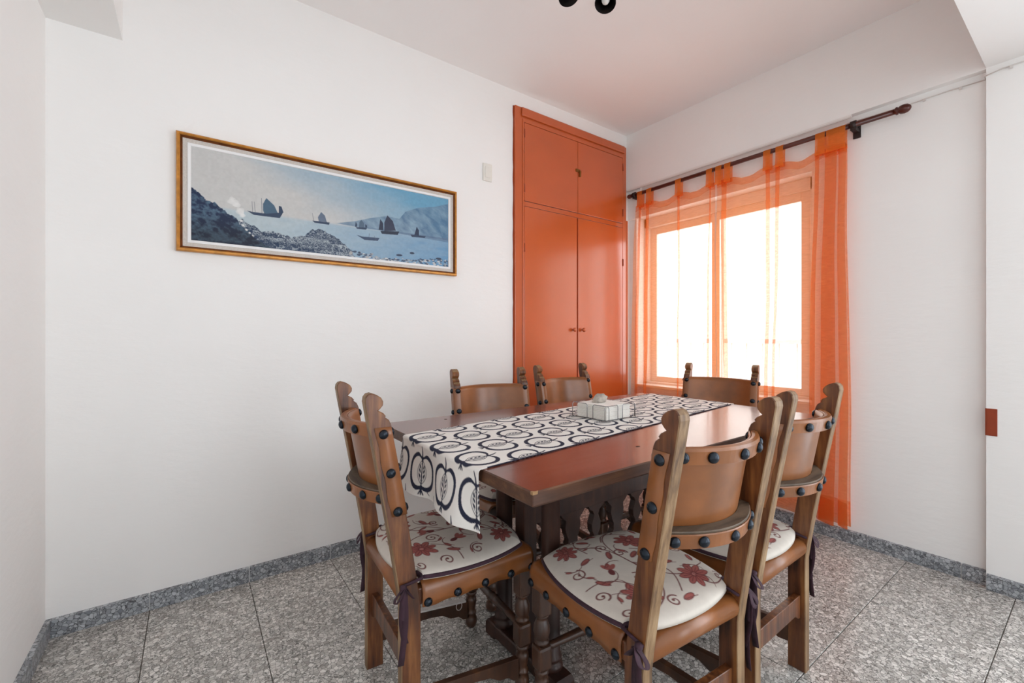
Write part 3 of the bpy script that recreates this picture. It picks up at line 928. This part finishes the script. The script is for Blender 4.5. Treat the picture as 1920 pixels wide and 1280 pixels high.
def apple(cx, cy, s, jit):
    """stem toward +x of the runner"""
    R = random.Random(jit)
    P = lambda a, b: (cx + b * s, cy + a * s)
    def body(w_, h_, dt, db):
        out = []
        for i in range(64):
            th = 2 * PI * i / 64
            a = math.sin(th); b = math.cos(th)
            sq = (abs(a) ** 2.4 + abs(b) ** 2.4) ** (-1 / 2.4)
            a *= sq; b *= sq
            dent = (dt if b > 0 else db) * math.exp(-(a / 0.24) ** 2)
            out.append((a * w_ * (1.0 + 0.09 * b), b * h_ - math.copysign(dent, b)))
        return out
    cv.poly([P(a, b) for a, b in body(0.48, 0.42, 0.10, 0.05)], INK)
    for sgn in (-1, 1):
        h = [(0.012, -0.26), (0.012, 0.20)] + [(a, b + 0.005) for a, b in body(0.395, 0.325, 0.06, 0.03) if a > 0.03]
        h = [(0.012, 0.18)] + h[2:] + [(0.012, -0.27)]
        cv.poly([P(sgn * a, b) for a, b in h], (232, 229, 224))
    core = [(0.15 * math.sin(PI * i / 16) ** 0.8, 0.26 - 0.52 * i / 16) for i in range(17)]
    for sgn in (-1, 1):
        cv.stroke([P(sgn * a, b) for a, b in core], 0.018 * s, INK)
        cv.stroke([P(sgn * a * 0.72, b * 0.78) for a, b in core], 0.012 * s, INK)
        for q in (-0.08, 0.02, 0.11):
            cv.ell(*P(sgn * 0.065, q), 0.05 * s, 0.022 * s, sgn * 0.5, INK)
    cv.stroke([P(0, 0.3), P(0.004, -0.3)], 0.026 * s, INK)
    cv.stroke([P(0, 0.28), P(0.02, 0.42), P(0.07, 0.53)], [0.06 * s, 0.045 * s, 0.028 * s], INK)
    for q in (-0.06, 0.0, 0.06):
        cv.stroke([P(0, -0.36), P(q, -0.47)], 0.035 * s, INK)
    if R.random() < 0.15:
        cv.stroke([P(0.3, 0.48), P(0.36, 0.52), P(0.33, 0.58), P(0.4, 0.6)], 0.02 * s, INK)


row = 0; xx = 0.075 - 0.132
while xx < length + 0.1:
    off = 0.0 if row % 2 else 0.0775
    for q in range(-1, 5):
        apple(xx, 0.03 + off + q * 0.155 - 0.02, 0.142, row * 10 + q)
    xx += 0.132; row += 1
cv.I *= (0.97 + 0.06 * vnoise(cv.X, cv.Y, 30, 3, 4))[..., None]
S = np.linspace(0, length, nx); T = np.linspace(-RW / 2, RW / 2, ny)
g = np.zeros((ny, nx, 3))
zt = TZ + 0.0022
r = 0.010
for i, s in enumerate(S):
    fl = s - DROP
    for side in (0,):
        if fl < 0:
            d = -fl
            x = RX0 - r * min(1, math.sin(min(d / r, PI / 2)))
            z = zt - (r * (1 - math.cos(min(d / r, PI / 2))) + max(0, d - r * PI / 2))
            rel = max(0, d - 0.02)
            xo = -rel * 0.10
        elif fl > RX1 - RX0:
            d = fl - (RX1 - RX0)
            x = RX1 + r * min(1, math.sin(min(d / r, PI / 2)))
            z = zt - (r * (1 - math.cos(min(d / r, PI / 2))) + max(0, d - r * PI / 2))
            rel = max(0, d - 0.02); xo = rel * 0.10
        else:
            x = RX0 + fl; z = zt; rel = 0; xo = 0
    cyl = run_cy(min(max(x, RX0), RX1))
    wob = np.sin(T * 22 + 1.0) * rel * 0.10 + np.sin(T * 47) * rel * 0.03
    g[:, i, 0] = x + xo + (wob if fl < 0 else -wob)
    g[:, i, 1] = cyl + T * (1 + rel * 0.05)
    g[:, i, 2] = z + (0.0004 * np.sin(T * 30 + s * 11) if rel == 0 else 0)
runner = thing('table_runner', 'cream table runner printed with navy apple halves along the table', 'table runner')
th = np.array([0, 0, -0.0016]) * np.ones_like(g)
for i, s in enumerate(S):
    fl = s - DROP
    if fl < 0: th[:, i] = (0.0016, 0, -0.0004)
    elif fl > RX1 - RX0: th[:, i] = (-0.0016, 0, -0.0004)
me = MB().grid(g, g + th).mesh(M_RUN)
paint(me, np.concatenate([cv.I.reshape(-1, 3), cv.I.reshape(-1, 3)]))
link('cloth', me, runner)
k0 = int(nx * (DROP + 0.02) / length)
MB().tube([tuple(p + np.array([0, 0.0, 0.0004])) for p in g[0, k0:nx - k0:6]], 0.0018, 5).build('hem', M_HEM, runner)

# ------------------------------------------------------------------ napkin holder
nh = thing('napkin_holder', 'wire napkin holder standing on the apple runner', 'napkin holder', (1.378, 1.245, TZ + 0.003), math.radians(3))
q = 0.081
wire = MB()
for s in (-1, 1):
    for c0 in (-0.055, 0.055):
        a = 0.040
        for ax in (0, 1):
            pts = [(c0 - a / 1, 0.004), (c0 - a, 0.055), (c0 - a + 0.006, 0.061), (c0 + a - 0.006, 0.061), (c0 + a, 0.055), (c0 + a, 0.004)]
            pts = [((p, s * (q + 0.003), z) if ax == 0 else (s * (q + 0.003), p, z)) for p, z in pts]
            wire.tube(pts, 0.0014, 6)
for z in (0.003,):
    wire.tube([(-q, -q, z), (q, -q, z), (q, q, z), (-q, q, z)], 0.0016, 6, closed=True)
    wire.tube([(-q, 0, z), (q, 0, z)], 0.0016, 6); wire.tube([(0, -q, z), (0, q, z)], 0.0016, 6)
wire.build('wire_basket', M_WIRE, nh)
for sx in (-1, 1):
    for sy in (-1, 1):
        lp = [(sx * (q + 0.012) + 0.014 * math.cos(a) - sx * 0.004, sy * (q + 0.012) - sy * 0.004 + 0.014 * math.sin(a), 0.004) for a in np.linspace(0, 2 * PI, 14)[:-1]]
        MB().tube(lp, 0.0013, 5, closed=True).build('foot_loop', M_WIRE, nh)
nap = thing('napkin_stack', 'stack of white paper napkins inside the wire holder', 'napkins', (1.378, 1.245, TZ + 0.0075), math.radians(3))
npk = MB(); zz = 0.0
for k in range(11):
    e = 0.076 + random.uniform(-0.0015, 0.0015)
    npk.box(-e, e, -e, e, zz, zz + 0.0046, 0.0012); zz += 0.0051
npk.build('napkins', M_PAPER, nap)
bm = bmesh.new(); bmesh.ops.create_icosphere(bm, subdivisions=3, radius=1.0)
for v in bm.verts:
    nn = 1 + 0.18 * math.sin(5 * v.co.x + 2 * v.co.y) + 0.10 * math.sin(9 * v.co.y + 4 * v.co.z)
    v.co = Vector((v.co.x * 0.031 * nn, v.co.y * 0.026 * nn, max(-0.010, v.co.z * 0.020 * nn + 0.008 * v.co.x)))
wgt = MB().addbm(bm, smooth=True).build('pebble', M_STONE); wgt.location = (1.372, 1.262, TZ + 0.0075 + zz + 0.0102)
tag(wgt, 'rough grey stone weight resting on the paper napkins', 'stone')

# ------------------------------------------------------------------ hanging lamp
lc = Vector((1.20, 1.13))
ch = thing('ceiling_lamp', 'black and brass ceiling lamp with bell shades above the table', 'lamp', (lc.x, lc.y, 0))
MB().lathe([(0.055, ZC), (0.055, ZC - 0.012), (0.03, ZC - 0.03), (0.008, ZC - 0.04)], 24).build('canopy', M_BRASS, ch)
MB().lathe([(0.006, 2.56), (0.006, ZC - 0.03)], 10).lathe([(0.004, 2.532), (0.022, 2.547), (0.028, 2.567), (0.022, 2.592), (0.006, 2.602)], 18).build('stem', M_BRASS, ch)
SH = [(1.37, 1.228), (1.224, 1.288)]
angs = [math.atan2(y - lc.y, x - lc.x) for x, y in SH]
a0 = angs[0]
for k in range(5):
    if k < 2: dx, dy = SH[k][0] - lc.x, SH[k][1] - lc.y
    else:
        a = angs[1] + (k - 1) * math.radians(72); dx, dy = 0.17 * math.cos(a), 0.17 * math.sin(a)
    d = math.hypot(dx, dy); ux, uy = dx / d, dy / d
    pts = [(0, 0, 2.567), (ux * d * 0.35, uy * d * 0.35, 2.547), (ux * d * 0.75, uy * d * 0.75, 2.587), (ux * d * 0.93, uy * d * 0.93, 2.592), (dx * 0.87, dy * 0.87, 2.550)]
    arm = MB().tube([tuple(p) for p in catmull(pts, 5)], 0.005, 8).build('arm', M_BLACK, ch)
    tilt = Matrix.Rotation(math.radians(22), 3, Vector((-uy, ux, 0)))
    s = MB().lathe([(0.010, 0.066), (0.018, 0.060), (0.026, 0.045), (0.036, 0.015), (0.043, 0.0)], 26)
    s.f = s.f[:-2]; s.sm = s.sm[:-2]; s.mi = s.mi[:-2]
    n0 = len(s.v)
    s2 = MB().lathe([(0.008, 0.063), (0.016, 0.058), (0.024, 0.043), (0.034, 0.014), (0.043, 0.0)], 26)
    s.add(s2.v, [tuple(reversed(f)) for f in s2.f[:-2]], True, 1)
    sh_o = s.build('shade', [M_BRASS, M_BLACK], ch); sh_o.location = (dx, dy, 2.487); sh_o.rotation_euler = tilt.to_euler()
    b = MB().lathe([(0.006, 0.060), (0.008, 0.045), (0.014, 0.030), (0.017, 0.018), (0.013, 0.007), (0.003, 0.002)], 16).build('bulb', M_BULB, sh_o)

# ------------------------------------------------------------------ chairs
HW = 0.177          # half distance between the rear posts
SEAT_D = 0.373


def pxc(z):
    return 0.0 if z < 0.38 else -0.102 * ((z - 0.38) / 0.595) ** 1.12


def build_chair(root):
    parts = []
    # rear posts with carved heads
    prof_f = [(z, 0.027) for z in (0.0, 0.2, 0.38, 0.44, 0.5, 0.56, 0.62, 0.68, 0.74, 0.80, 0.868)]
    head = [(0.881, 0.031), (0.891, 0.030), (0.901, 0.027), (0.909, 0.018), (0.912, 0.021), (0.920, 0.016), (0.928, 0.004), (0.932, 0.010), (0.941, 0.019), (0.951, 0.0215), (0.961, 0.018), (0.969, 0.008), (0.974, -0.004), (0.972, -0.014), (0.964, -0.022), (0.952, -0.026)]
    poly = [(pxc(z) + o, z) for z, o in prof_f + head]
    poly += [(pxc(z) - 0.027, z) for z in (0.90, 0.80, 0.70, 0.62, 0.56, 0.5, 0.44, 0.38, 0.2, 0.0)]
    for s in (1, -1):
        bm_ = MB().prism(poly, s * HW - 0.0165, s * HW + 0.0165, 'xz', 0.0022)
        me = bm_.mesh([M_WOOD, M_WORN])
        for p in me.polygons:
            if p.normal.x < -0.55 or p.normal.z > 0.75: p.material_index = 1
        link('rear_post', me, root)
    # front legs: blocks and turnings
    for s in (1, -1):
        m = MB(); y = s * HW; x = SEAT_D
        m.box(x - 0.022, x + 0.022, y - 0.022, y + 0.022, 0.300, 0.432, 0.005)
        m.box(x - 0.0235, x + 0.0235, y - 0.0235, y + 0.0235, 0.140, 0.212, 0.009)
        m.lathe([(0.014, 0.213), (0.022, 0.217), (0.023, 0.224), (0.017, 0.228), (0.021, 0.233), (0.025, 0.248), (0.024, 0.266), (0.017, 0.284), (0.014, 0.290), (0.021, 0.295), (0.021, 0.301)], 20, (x, y, 0))
        m.lathe([(0.013, 0.0), (0.019, 0.006), (0.023, 0.020), (0.021, 0.036), (0.013, 0.048), (0.020, 0.053), (0.020, 0.059), (0.015, 0.064), (0.0175, 0.080), (0.021, 0.100), (0.020, 0.112), (0.014, 0.120), (0.021, 0.127), (0.021, 0.135), (0.016, 0.141)], 20, (x, y, 0))
        m.build('front_leg', M_TURN, root)
    # stretchers
    L = 2 * (HW - 0.02)
    MB().lathe([(0.009, -L / 2), (0.011, -L / 2 + 0.02), (0.0135, -0.03), (0.016, -0.015), (0.012, -0.008), (0.017, 0.0), (0.012, 0.008), (0.016, 0.015), (0.0135, 0.03), (0.011, L / 2 - 0.02), (0.009, L / 2)], 14, (SEAT_D, 0, 0.195), 'y').build('front_stretcher', M_TURN, root)
    wv = [(0.022, 0.085), (0.06, 0.085), (0.085, 0.100), (0.115, 0.100), (0.15, 0.118), (0.20, 0.122), (0.25, 0.118), (0.285, 0.100), (0.315, 0.100), (0.335, 0.085), (0.354, 0.085), (0.354, 0.150), (0.022, 0.150)]
    wv = [(x_, z_ - 0.006 - 0.042 * x_ / SEAT_D) for x_, z_ in wv]
    for s in (1, -1):
        MB().prism(wv, s * HW - 0.010, s * HW + 0.010, 'xz', 0.0015).build('side_stretcher', M_TURN, root)
    bw = [(-HW + 0.015, 0.176), (-HW + 0.035, 0.182), (-HW + 0.055, 0.196), (HW - 0.055, 0.196), (HW - 0.035, 0.182), (HW - 0.015, 0.176), (HW - 0.015, 0.254), (-HW + 0.015, 0.254)]
    MB().prism(bw, -0.012, 0.010, 'yz', 0.0015).build('rear_stretcher', M_WOOD, root)
    # seat: leather slung between side rails, wrapped over them
    def rows(xs, sec):
        return np.array([[(x, y, z) for y, z in sec(x)] for x in xs])
    def sec(x):
        lo = 0.378 + 0.0022 * math.sin(x * 75)
        o = HW + 0.0245
        half = [(o - 0.002, lo), (o, lo + 0.02), (o, 0.420), (o - 0.004, 0.434), (o - 0.014, 0.444), (o - 0.03, 0.4475), (0.10, 0.444), (0.0, 0.442)]
        return half + [(-y, z) for y, z in reversed(half[:-1])]
    def seci(x):
        lo = 0.378 + 0.0022 * math.sin(x * 75)
        o = HW + 0.0205
        half = [(o - 0.002, lo), (o, lo + 0.02), (o, 0.418), (o - 0.004, 0.430), (o - 0.014, 0.440), (o - 0.03, 0.4435), (0.10, 0.440), (0.0, 0.438)]
        return half + [(-y, z) for y, z in reversed(half[:-1])]
    xs = np.linspace(0.030, SEAT_D + 0.028, 40)
    MB().grid(rows(xs, sec), rows(xs, seci)).build('seat_leather', M_LEATHER, root, fix=True)
    for s in (1, -1):
        MB().box(0.02, SEAT_D - 0.02, s * HW - 0.015, s * HW + 0.018, 0.384, 0.430, 0.004).build('seat_rail', M_WOOD, root)
    MB().box(SEAT_D - 0.012, SEAT_D + 0.014, -HW + 0.02, HW - 0.02, 0.385, 0.430, 0.004).build('seat_rail', M_WOOD, root)
    roll = [(-0.020 + 0.025 * math.cos(a), 0.4165 + 0.029 * math.sin(a)) for a in np.linspace(0, 2 * PI, 20)[:-1]]
    e = HW - 0.0168
    MB().add([(x + 0.014, y, z) for y in (-e, e) for x, z in roll],
             [(k, (k + 1) % 19, 19 + (k + 1) % 19, 19 + k) for k in range(19)] + [tuple(reversed(range(19))), tuple(range(19, 38))], True).build('rear_seat_roll', M_LEATHER, root, fix=True)
    # back: leather sheet wrapped round the posts, curved rails behind it
    SAG = 0.060
    xin = HW - 0.0185
    plan = [(HW + 0.0187, -0.014), (HW + 0.0190, 0.008), (HW + 0.0187, 0.026), (HW + 0.015, 0.0302), (HW, 0.0308), (HW - 0.014, 0.0300), (xin, 0.027)]
    mid = []
    for k in range(1, 18):
        y = xin * (1 - k / 9.0)
        mid.append((y, 0.027 - SAG * (1 - (y / xin) ** 2)))
    plan = plan + mid[:-1] + [(-y, x) for y, x in reversed(plan)]
    def wave(z): return 0.002 * math.sin(z * 70)
    zs = np.linspace(0.643, 0.883, 12)
    def sheet(off):
        G = []
        for z in zs:
            r_ = []
            n = len(plan)
            for i, (y, x) in enumerate(plan):
                p0 = Vector(plan[max(i - 1, 0)]); p1 = Vector(plan[min(i + 1, n - 1)])
                t_ = (p1 - p0).normalized(); nn = Vector((-t_.y, t_.x))
                # inside of the wrap
                lz = z
                if abs(y) < xin - 0.001: lz = 0.677 + (z - 0.643) * (0.883 - 0.677) / (0.883 - 0.643)
                ww = wave(z) if i in (0, n - 1) else 0
                r_.append((pxc(lz) + x + ww - nn.y * off * 0 + off * (-abs(nn.y) if abs(y) <= HW + 0.010 else 0), y - (math.copysign(off, y) if abs(y) > HW + 0.010 else 0), lz))
            G.append(r_)
        return np.array(G)
    MB().grid(sheet(0.0), sheet(0.003)).build('back_leather', M_LEATHER, root, fix=True)
    def curved(cs, yl=xin + 0.001, n=22):
        """cs: closed section of (dx, z) behind the sheet"""
        G = []
        for k in range(n + 1):
            y = -yl + 2 * yl * k / n
            b = 0.027 - SAG * (1 - (min(1, abs(y) / xin)) ** 2)
            G.append([(pxc(z) + b + dx, y, z) for dx, z in cs])
        v = [p for r_ in G for p in r_]; c = len(cs)
        f = [(i * c + j, i * c + (j + 1) % c, (i + 1) * c + (j + 1) % c, (i + 1) * c + j) for i in range(n) for j in range(c)]
        f += [tuple(reversed(range(c))), tuple(range(n * c, (n + 1) * c))]
        return MB().add(v, f)
    curved([(-0.002, 0.849), (-0.002, 0.879), (-0.005, 0.885), (-0.012, 0.887), (-0.021, 0.885), (-0.025, 0.878), (-0.025, 0.849)]).build('top_rail', M_LEATHER, root, fix=True)
    curved([(-0.004, 0.679), (-0.004, 0.703), (-0.032, 0.701), (-0.034, 0.699), (-0.034, 0.671), (-0.004, 0.671)]).build('bottom_rail', M_RAILW, root, fix=True)
    curved([(-0.033, 0.663), (-0.033, 0.695), (-0.0365, 0.696), (-0.0375, 0.693), (-0.0375, 0.663)]).build('lower_flap', M_LEATHER, root, fix=True)
    # nails
    def nail(p, n, sc=1.0):
        o = link('nail', NAIL_ME, root); o.location = p; o.scale = (sc, sc, sc)
        o.rotation_euler = Vector(n).to_track_quat('Z', 'Y').to_euler()
    def arc(y):
        return 0.027 - SAG * (1 - (y / xin) ** 2), 2 * SAG * y / xin ** 2
    for y in (-0.142, -0.085, 0.0, 0.085, 0.142):
        b, sl = arc(y)
        nail((pxc(0.865) + b - 0.0265, y, 0.865), (-1, sl, -0.1))
        nail((pxc(0.679) + b - 0.0385, y, 0.679), (-1, sl, -0.1))
    for s in (1, -1):
        for z in (0.865, 0.760, 0.655):
            nail((pxc(z) + 0.005, s * (HW + 0.0195), z), (0, s, 0))
        for z in (0.867, 0.767, 0.657):
            nail((pxc(z) + 0.0312, s * (HW - 0.002), z), (1, 0, 0.15))
        for x in (0.045, 0.135, 0.225, 0.315, 0.392):
            nail((x, s * (HW + 0.0248), 0.391), (0, s, 0), 0.95)


NAIL_ME = MB().lathe([(0.0128, -0.001), (0.0128, 0.0012), (0.0112, 0.0048), (0.0075, 0.0075), (0.003, 0.0088), (0.0005, 0.009)], 14).mesh(M_NAIL)

chair0 = thing('dining_chair', '', 'chair')
build_chair(chair0)


def dup(root):
    r = root.copy(); COL.objects.link(r)
    for c in list(root.children):
        k = c.copy(); COL.objects.link(k); k.parent = r
        for g_ in c.children:
            d = g_.copy(); COL.objects.link(d); d.parent = k
    return r


CHAIRS = [
    (0.494, 1.316, -3.5, 'studded leather chair at the table end below the hanging runner hem', 'floral seat cushion on the chair below the hanging runner hem'),
    (0.985, 0.614, 85.3, 'studded leather chair standing slightly askew beside the worn light table corner', 'floral seat cushion with large red flowers on the angled chair'),
    (1.488, 0.629, 90.7, 'studded leather chair between the angled chair and the gathered orange curtain', 'floral seat cushion on the chair facing the wardrobe side of the table'),
    (1.247, 1.838, -100.0, 'studded leather chair between the table and the bare wall right of the painting', 'floral seat cushion tucked under the table beside the painting wall'),
    (1.814, 1.873, -87.7, 'studded leather chair standing with its back to the orange wardrobe', 'floral seat cushion on the chair backed by the wardrobe'),
    (2.515, 1.392, 193.4, 'studded leather chair at the table end in front of the window', 'floral seat cushion on the chair in front of the window'),
]

# ------------------------------------------------------------------ cushions
CN = 230


def floral(seed):
    c = Canvas(0.41, 0.38, CN, CN, (206, 198, 188))
    R = random.Random(seed)
    VINE = (112, 68, 66); RED = (158, 90, 84); DKR = (108, 54, 56); PALE = (182, 118, 112)

    def spiral(x, y, a, r, turns, sgn, w0=0.0048):
        pts = []; wd = []
        for i in range(26):
            u = i / 25; rr = r * (1 - 0.82 * u); th = a + sgn * turns * 2 * PI * u
            pts.append((x + rr * math.cos(th), y + rr * math.sin(th))); wd.append(w0 * (1 - 0.3 * u))
        c.stroke(pts, wd, VINE)
        c.ell(*pts[-1], 0.004, 0.004, 0, VINE)

    def vine(p, q, bow, w0=0.0036):
        p = np.array(p); q = np.array(q); d = q - p; nrm = np.array([-d[1], d[0]])
        pts = [p + d * u + nrm * bow * math.sin(PI * u) for u in np.linspace(0, 1, 16)]
        c.stroke(pts, w0, VINE)

    def leaf(x, y, a, l):
        c.ell(x, y, l, l * 0.42, a, DKR); c.ell(x, y, l * 0.82, l * 0.30, a, RED)
        c.stroke([(x - l * math.cos(a), y - l * math.sin(a)), (x + l * 1.4 * math.cos(a + 0.3), y + l * 1.4 * math.sin(a + 0.3))], 0.0022, VINE)

    def flower(x, y, r, n=8, a0=0.0):
        for k in range(n):
            a = a0 + 2 * PI * k / n
            rr = r * R.uniform(0.92, 1.08)
            c.ell(x + rr * 0.6 * math.cos(a), y + rr * 0.6 * math.sin(a), rr * 0.46, rr * 0.25, a, DKR)
            c.ell(x + rr * 0.6 * math.cos(a), y + rr * 0.6 * math.sin(a), rr * 0.40, rr * 0.20, a, RED)
            c.stroke([(x + r * .2 * math.cos(a), y + r * .2 * math.sin(a)), (x + r * .75 * math.cos(a), y + r * .75 * math.sin(a))], 0.0018, DKR)
        c.ell(x, y, r * 0.20, r * 0.20, 0, DKR); c.ell(x, y, r * 0.14, r * 0.14, 0, PALE)

    def bud(x, y, a, r):
        for k in (-1, 0, 1):
            c.ell(x + r * 0.5 * math.cos(a + 0.7 * k), y + r * 0.5 * math.sin(a + 0.7 * k), r * 0.55, r * 0.26, a + 0.6 * k, RED)
        c.ell(x - r * 0.5 * math.cos(a), y - r * 0.5 * math.sin(a), r * 0.5, r * 0.3, a, DKR)
    vine((0.02, 0.05), (0.20, 0.19), 0.25); vine((0.20, 0.19), (0.40, 0.33), -0.25); vine((0.20, 0.19), (0.10, 0.35), 0.3)
    vine((0.20, 0.19), (0.34, 0.06), 0.28); vine((0.20, 0.19), (0.05, 0.20), -0.3); vine((0.26, 0.24), (0.24, 0.37), 0.2); vine((0.12, 0.12), (0.17, 0.02), 0.2)
    vine((0.30, 0.12), (0.40, 0.18), -0.3); vine((0.34, 0.30), (0.33, 0.20), 0.35); vine((0.06, 0.28), (0.02, 0.36), 0.2)
    flower(0.085, 0.105, 0.043); flower(0.075, 0.285, 0.043, 8, 0.3); flower(0.30, 0.275, 0.042, 8, 0.2); flower(0.345, 0.07, 0.040, 8, 0.5)
    bud(0.205, 0.12, 0.4, 0.028); bud(0.215, 0.305, 2.2, 0.026); bud(0.14, 0.20, 2.9, 0.026); bud(0.385, 0.20, 1.3, 0.022)
    for (x, y, a) in ((0.26, 0.165, 0.5), (0.155, 0.265, 1.9), (0.165, 0.065, -0.5), (0.27, 0.09, 1.2), (0.36, 0.15, 2.2), (0.23, 0.225, 1.0), (0.03, 0.20, 1.5), (0.355, 0.34, 0.3), (0.245, 0.355, 2.8), (0.14, 0.345, 0.4)):
        leaf(x, y, a, 0.020)
    for (x, y, a, r_, sg) in ((0.14, 0.155, 0.0, 0.018, 1), (0.255, 0.20, 2.0, 0.017, -1), (0.20, 0.345, 1.0, 0.016, 1), (0.125, 0.03, 3.0, 0.016, -1), (0.235, 0.04, 0.5, 0.018, 1), (0.385, 0.265, 2.0, 0.017, 1),
                              (0.035, 0.155, 1.0, 0.015, -1), (0.035, 0.35, 0.0, 0.014, 1), (0.30, 0.175, 4.0, 0.016, 1), (0.185, 0.245, 5.0, 0.014, -1), (0.29, 0.35, 3.3, 0.015, -1), (0.395, 0.12, 1.5, 0.014, 1), (0.04, 0.03, 2.0, 0.016, 1)):
        spiral(x, y, a, r_ * 1.25, 1.25, sg)
    for k in range(16):
        x, y, a = R.uniform(0.03, 0.38), R.uniform(0.03, 0.35), R.uniform(0, 6.28)
        r_ = R.uniform(0.02, 0.04); sg = R.choice((-1, 1))
        c.stroke([(x + r_ * math.cos(a + sg * u), y + r_ * math.sin(a + sg * u)) for u in np.linspace(0, 1.9, 12)], np.linspace(0.0018, 0.0042, 12), VINE)
        leaf(x + r_ * math.cos(a + sg * 1.9), y + r_ * math.sin(a + sg * 1.9), a + sg * 3.3, R.uniform(0.009, 0.014))
    I = c.I * (0.95 + 0.10 * vnoise(c.X, c.Y, 60, 3, seed + 40))[..., None]
    return I


def cushion_shape(S_, T_):
    k = 0.62
    a = S_ * np.sqrt(1 - k * T_ ** 2 / 2); b = T_ * np.sqrt(1 - k * S_ ** 2 / 2)
    x = 0.190 + a * 0.215
    hw = 0.214 - 0.004 * a
    return x, b * hw


def cushion_mesh(seed, flip):
    s = np.linspace(-1, 1, CN)
    S_, T_ = np.meshgrid(s, s)
    x, y = cushion_shape(S_, T_)
    # rear corners are notched round the posts
    lim = HW - 0.019
    back = np.clip((0.034 - x) / 0.006, 0, 1)
    y = np.where(np.abs(y) > lim, np.sign(y) * (np.abs(y) * (1 - back) + lim * back), y)
    rr = np.maximum(np.abs(S_), np.abs(T_))
    z = 0.4505 + 0.010 + 0.026 * (1 - rr ** 5) ** 0.6 + 0.004 * (vnoise(S_ + 2, T_ + 2, 1.6, 2, seed) - 0.5)
    top = np.stack([x, y, z], -1)
    bot = np.stack([x, y, np.full_like(z, 0.4495)], -1)
    me = MB().grid(top, bot).mesh(M_CUSH)
    I = floral(seed)
    if flip: I = I[::-1]
    base = np.broadcast_to(np.array(lin((206, 198, 188))), (CN * CN, 3))
    paint(me, np.concatenate([I.reshape(-1, 3), base]))
    edge = [top[0, i] for i in range(8, CN, 5)] + [top[i, -1] for i in range(0, CN, 5)] + [top[-1, i] for i in range(CN - 1, 8, -5)]
    return me, edge


cush_me = [cushion_mesh(3, False), cushion_mesh(5, True)]
pipe_me = MB().tube([(p[0], p[1], 0.4575) for p in cush_me[0][1]], 0.0058, 8).mesh(M_PIPE)


def ribbon(m, pts, w, side):
    """flat ribbon strip along pts; side = width direction"""
    sd = Vector(side).normalized() * w / 2
    P = np.array([[tuple(Vector(p) - sd), tuple(Vector(p) + sd)] for p in pts])
    nn = np.array([0.0006, 0.0006, 0.0])
    m.grid(P, P + nn)


tie_me = []
for s in (1, -1):
    m = MB()
    y = s * HW; zt = 0.462
    # band round the post
    hxx, hyy = 0.0295, 0.0190
    loop = [(0.034, y + s * 0.0, zt), (hxx, y - s * hyy, zt - 0.001), (0.0, y - s * hyy, zt - 0.004), (-hxx, y - s * hyy, zt - 0.008), (-hxx - 0.001, y, zt - 0.012), (-hxx, y + s * hyy, zt - 0.010), (0.0, y + s * (hyy + 0.001), zt - 0.006), (hxx, y + s * (hyy + 0.001), zt - 0.002)]
    m.tube(loop, 0.0042, 6, closed=True)
    kx, ky, kz = -hxx + 0.004, y + s * (hyy + 0.007), zt - 0.011
    m.lathe([(0.002, -0.009), (0.008, -0.006), (0.0095, 0.0), (0.008, 0.006), (0.002, 0.009)], 10, (kx, ky, kz))
    for dx, L_, sw_ in ((-0.008, 0.205, 0.006), (0.007, 0.150, -0.010)):
        ribbon(m, [(kx + dx * u + sw_ * math.sin(3 * u), ky + s * 0.004 * (1 + math.sin(5 * u)), kz - L_ * u) for u in np.linspace(0, 1, 9)], 0.016, (1, 0.25 * s, 0))
    for dx in (-1, 1):
        lp = [(kx + dx * (0.022 * math.sin(PI * u)) + dx * 0.006 * u, ky + s * (0.006 + 0.010 * math.sin(2 * PI * u)), kz - 0.040 * math.sin(PI * u) * (0.6 + 0.4 * u)) for u in np.linspace(0, 1, 12)]
        ribbon(m, lp, 0.014, (0.2, s, 0.4))
    tie_me.append(m.mesh(M_PIPE))

for i, (x, y, a, lab, clab) in enumerate(CHAIRS):
    c = chair0 if i == 0 else dup(chair0)
    c.location = (x, y, 0); c.rotation_euler = (0, 0, math.radians(a))
    tag(c, lab, 'chair', 'studded leather dining chairs')
    cu = thing('seat_cushion', clab, 'cushion', (x, y, 0), math.radians(a), 'floral seat cushions')
    if i > 2:
        c.scale = (1.0, 1.075, 0.982); cu.scale = (1.0, 1.075, 0.982)
    link('pad', cush_me[i % 2][0], cu)
    link('piping', pipe_me, cu)
    for t_ in tie_me: link('tie', t_, cu)

# pale plastic cord tied along a stretcher of the first chair
x, y, a = CHAIRS[0][:3]
cd = MB()
cd.prism([(0.06, 0.1378), (0.345, 0.1057), (0.345, 0.1115), (0.06, 0.1436)], HW - 0.012, HW + 0.012)
cd.tube([(0.315 + 0.012 * math.cos(q_), HW - 0.0135, 0.102 + 0.016 * math.sin(q_)) for q_ in np.linspace(0, 2 * PI, 12)[:-1]], 0.0015, 5, closed=True)
o = cd.build('plastic_strip', M_LACE); o.location = (x, y, 0); o.rotation_euler = (0, 0, math.radians(a))
tag(o, 'pale plastic strip tied on top of a chair stretcher', 'strip')

# speck of dirt on the floor
o = MB().box(-0.010, 0.010, -0.006, 0.006, 0.0, 0.003, 0.001).build('floor_crumb', M_DARK); o.location = (2.353, 0.837, 0.0)
tag(o, 'small dark brown crumb on the terrazzo floor', 'crumb')
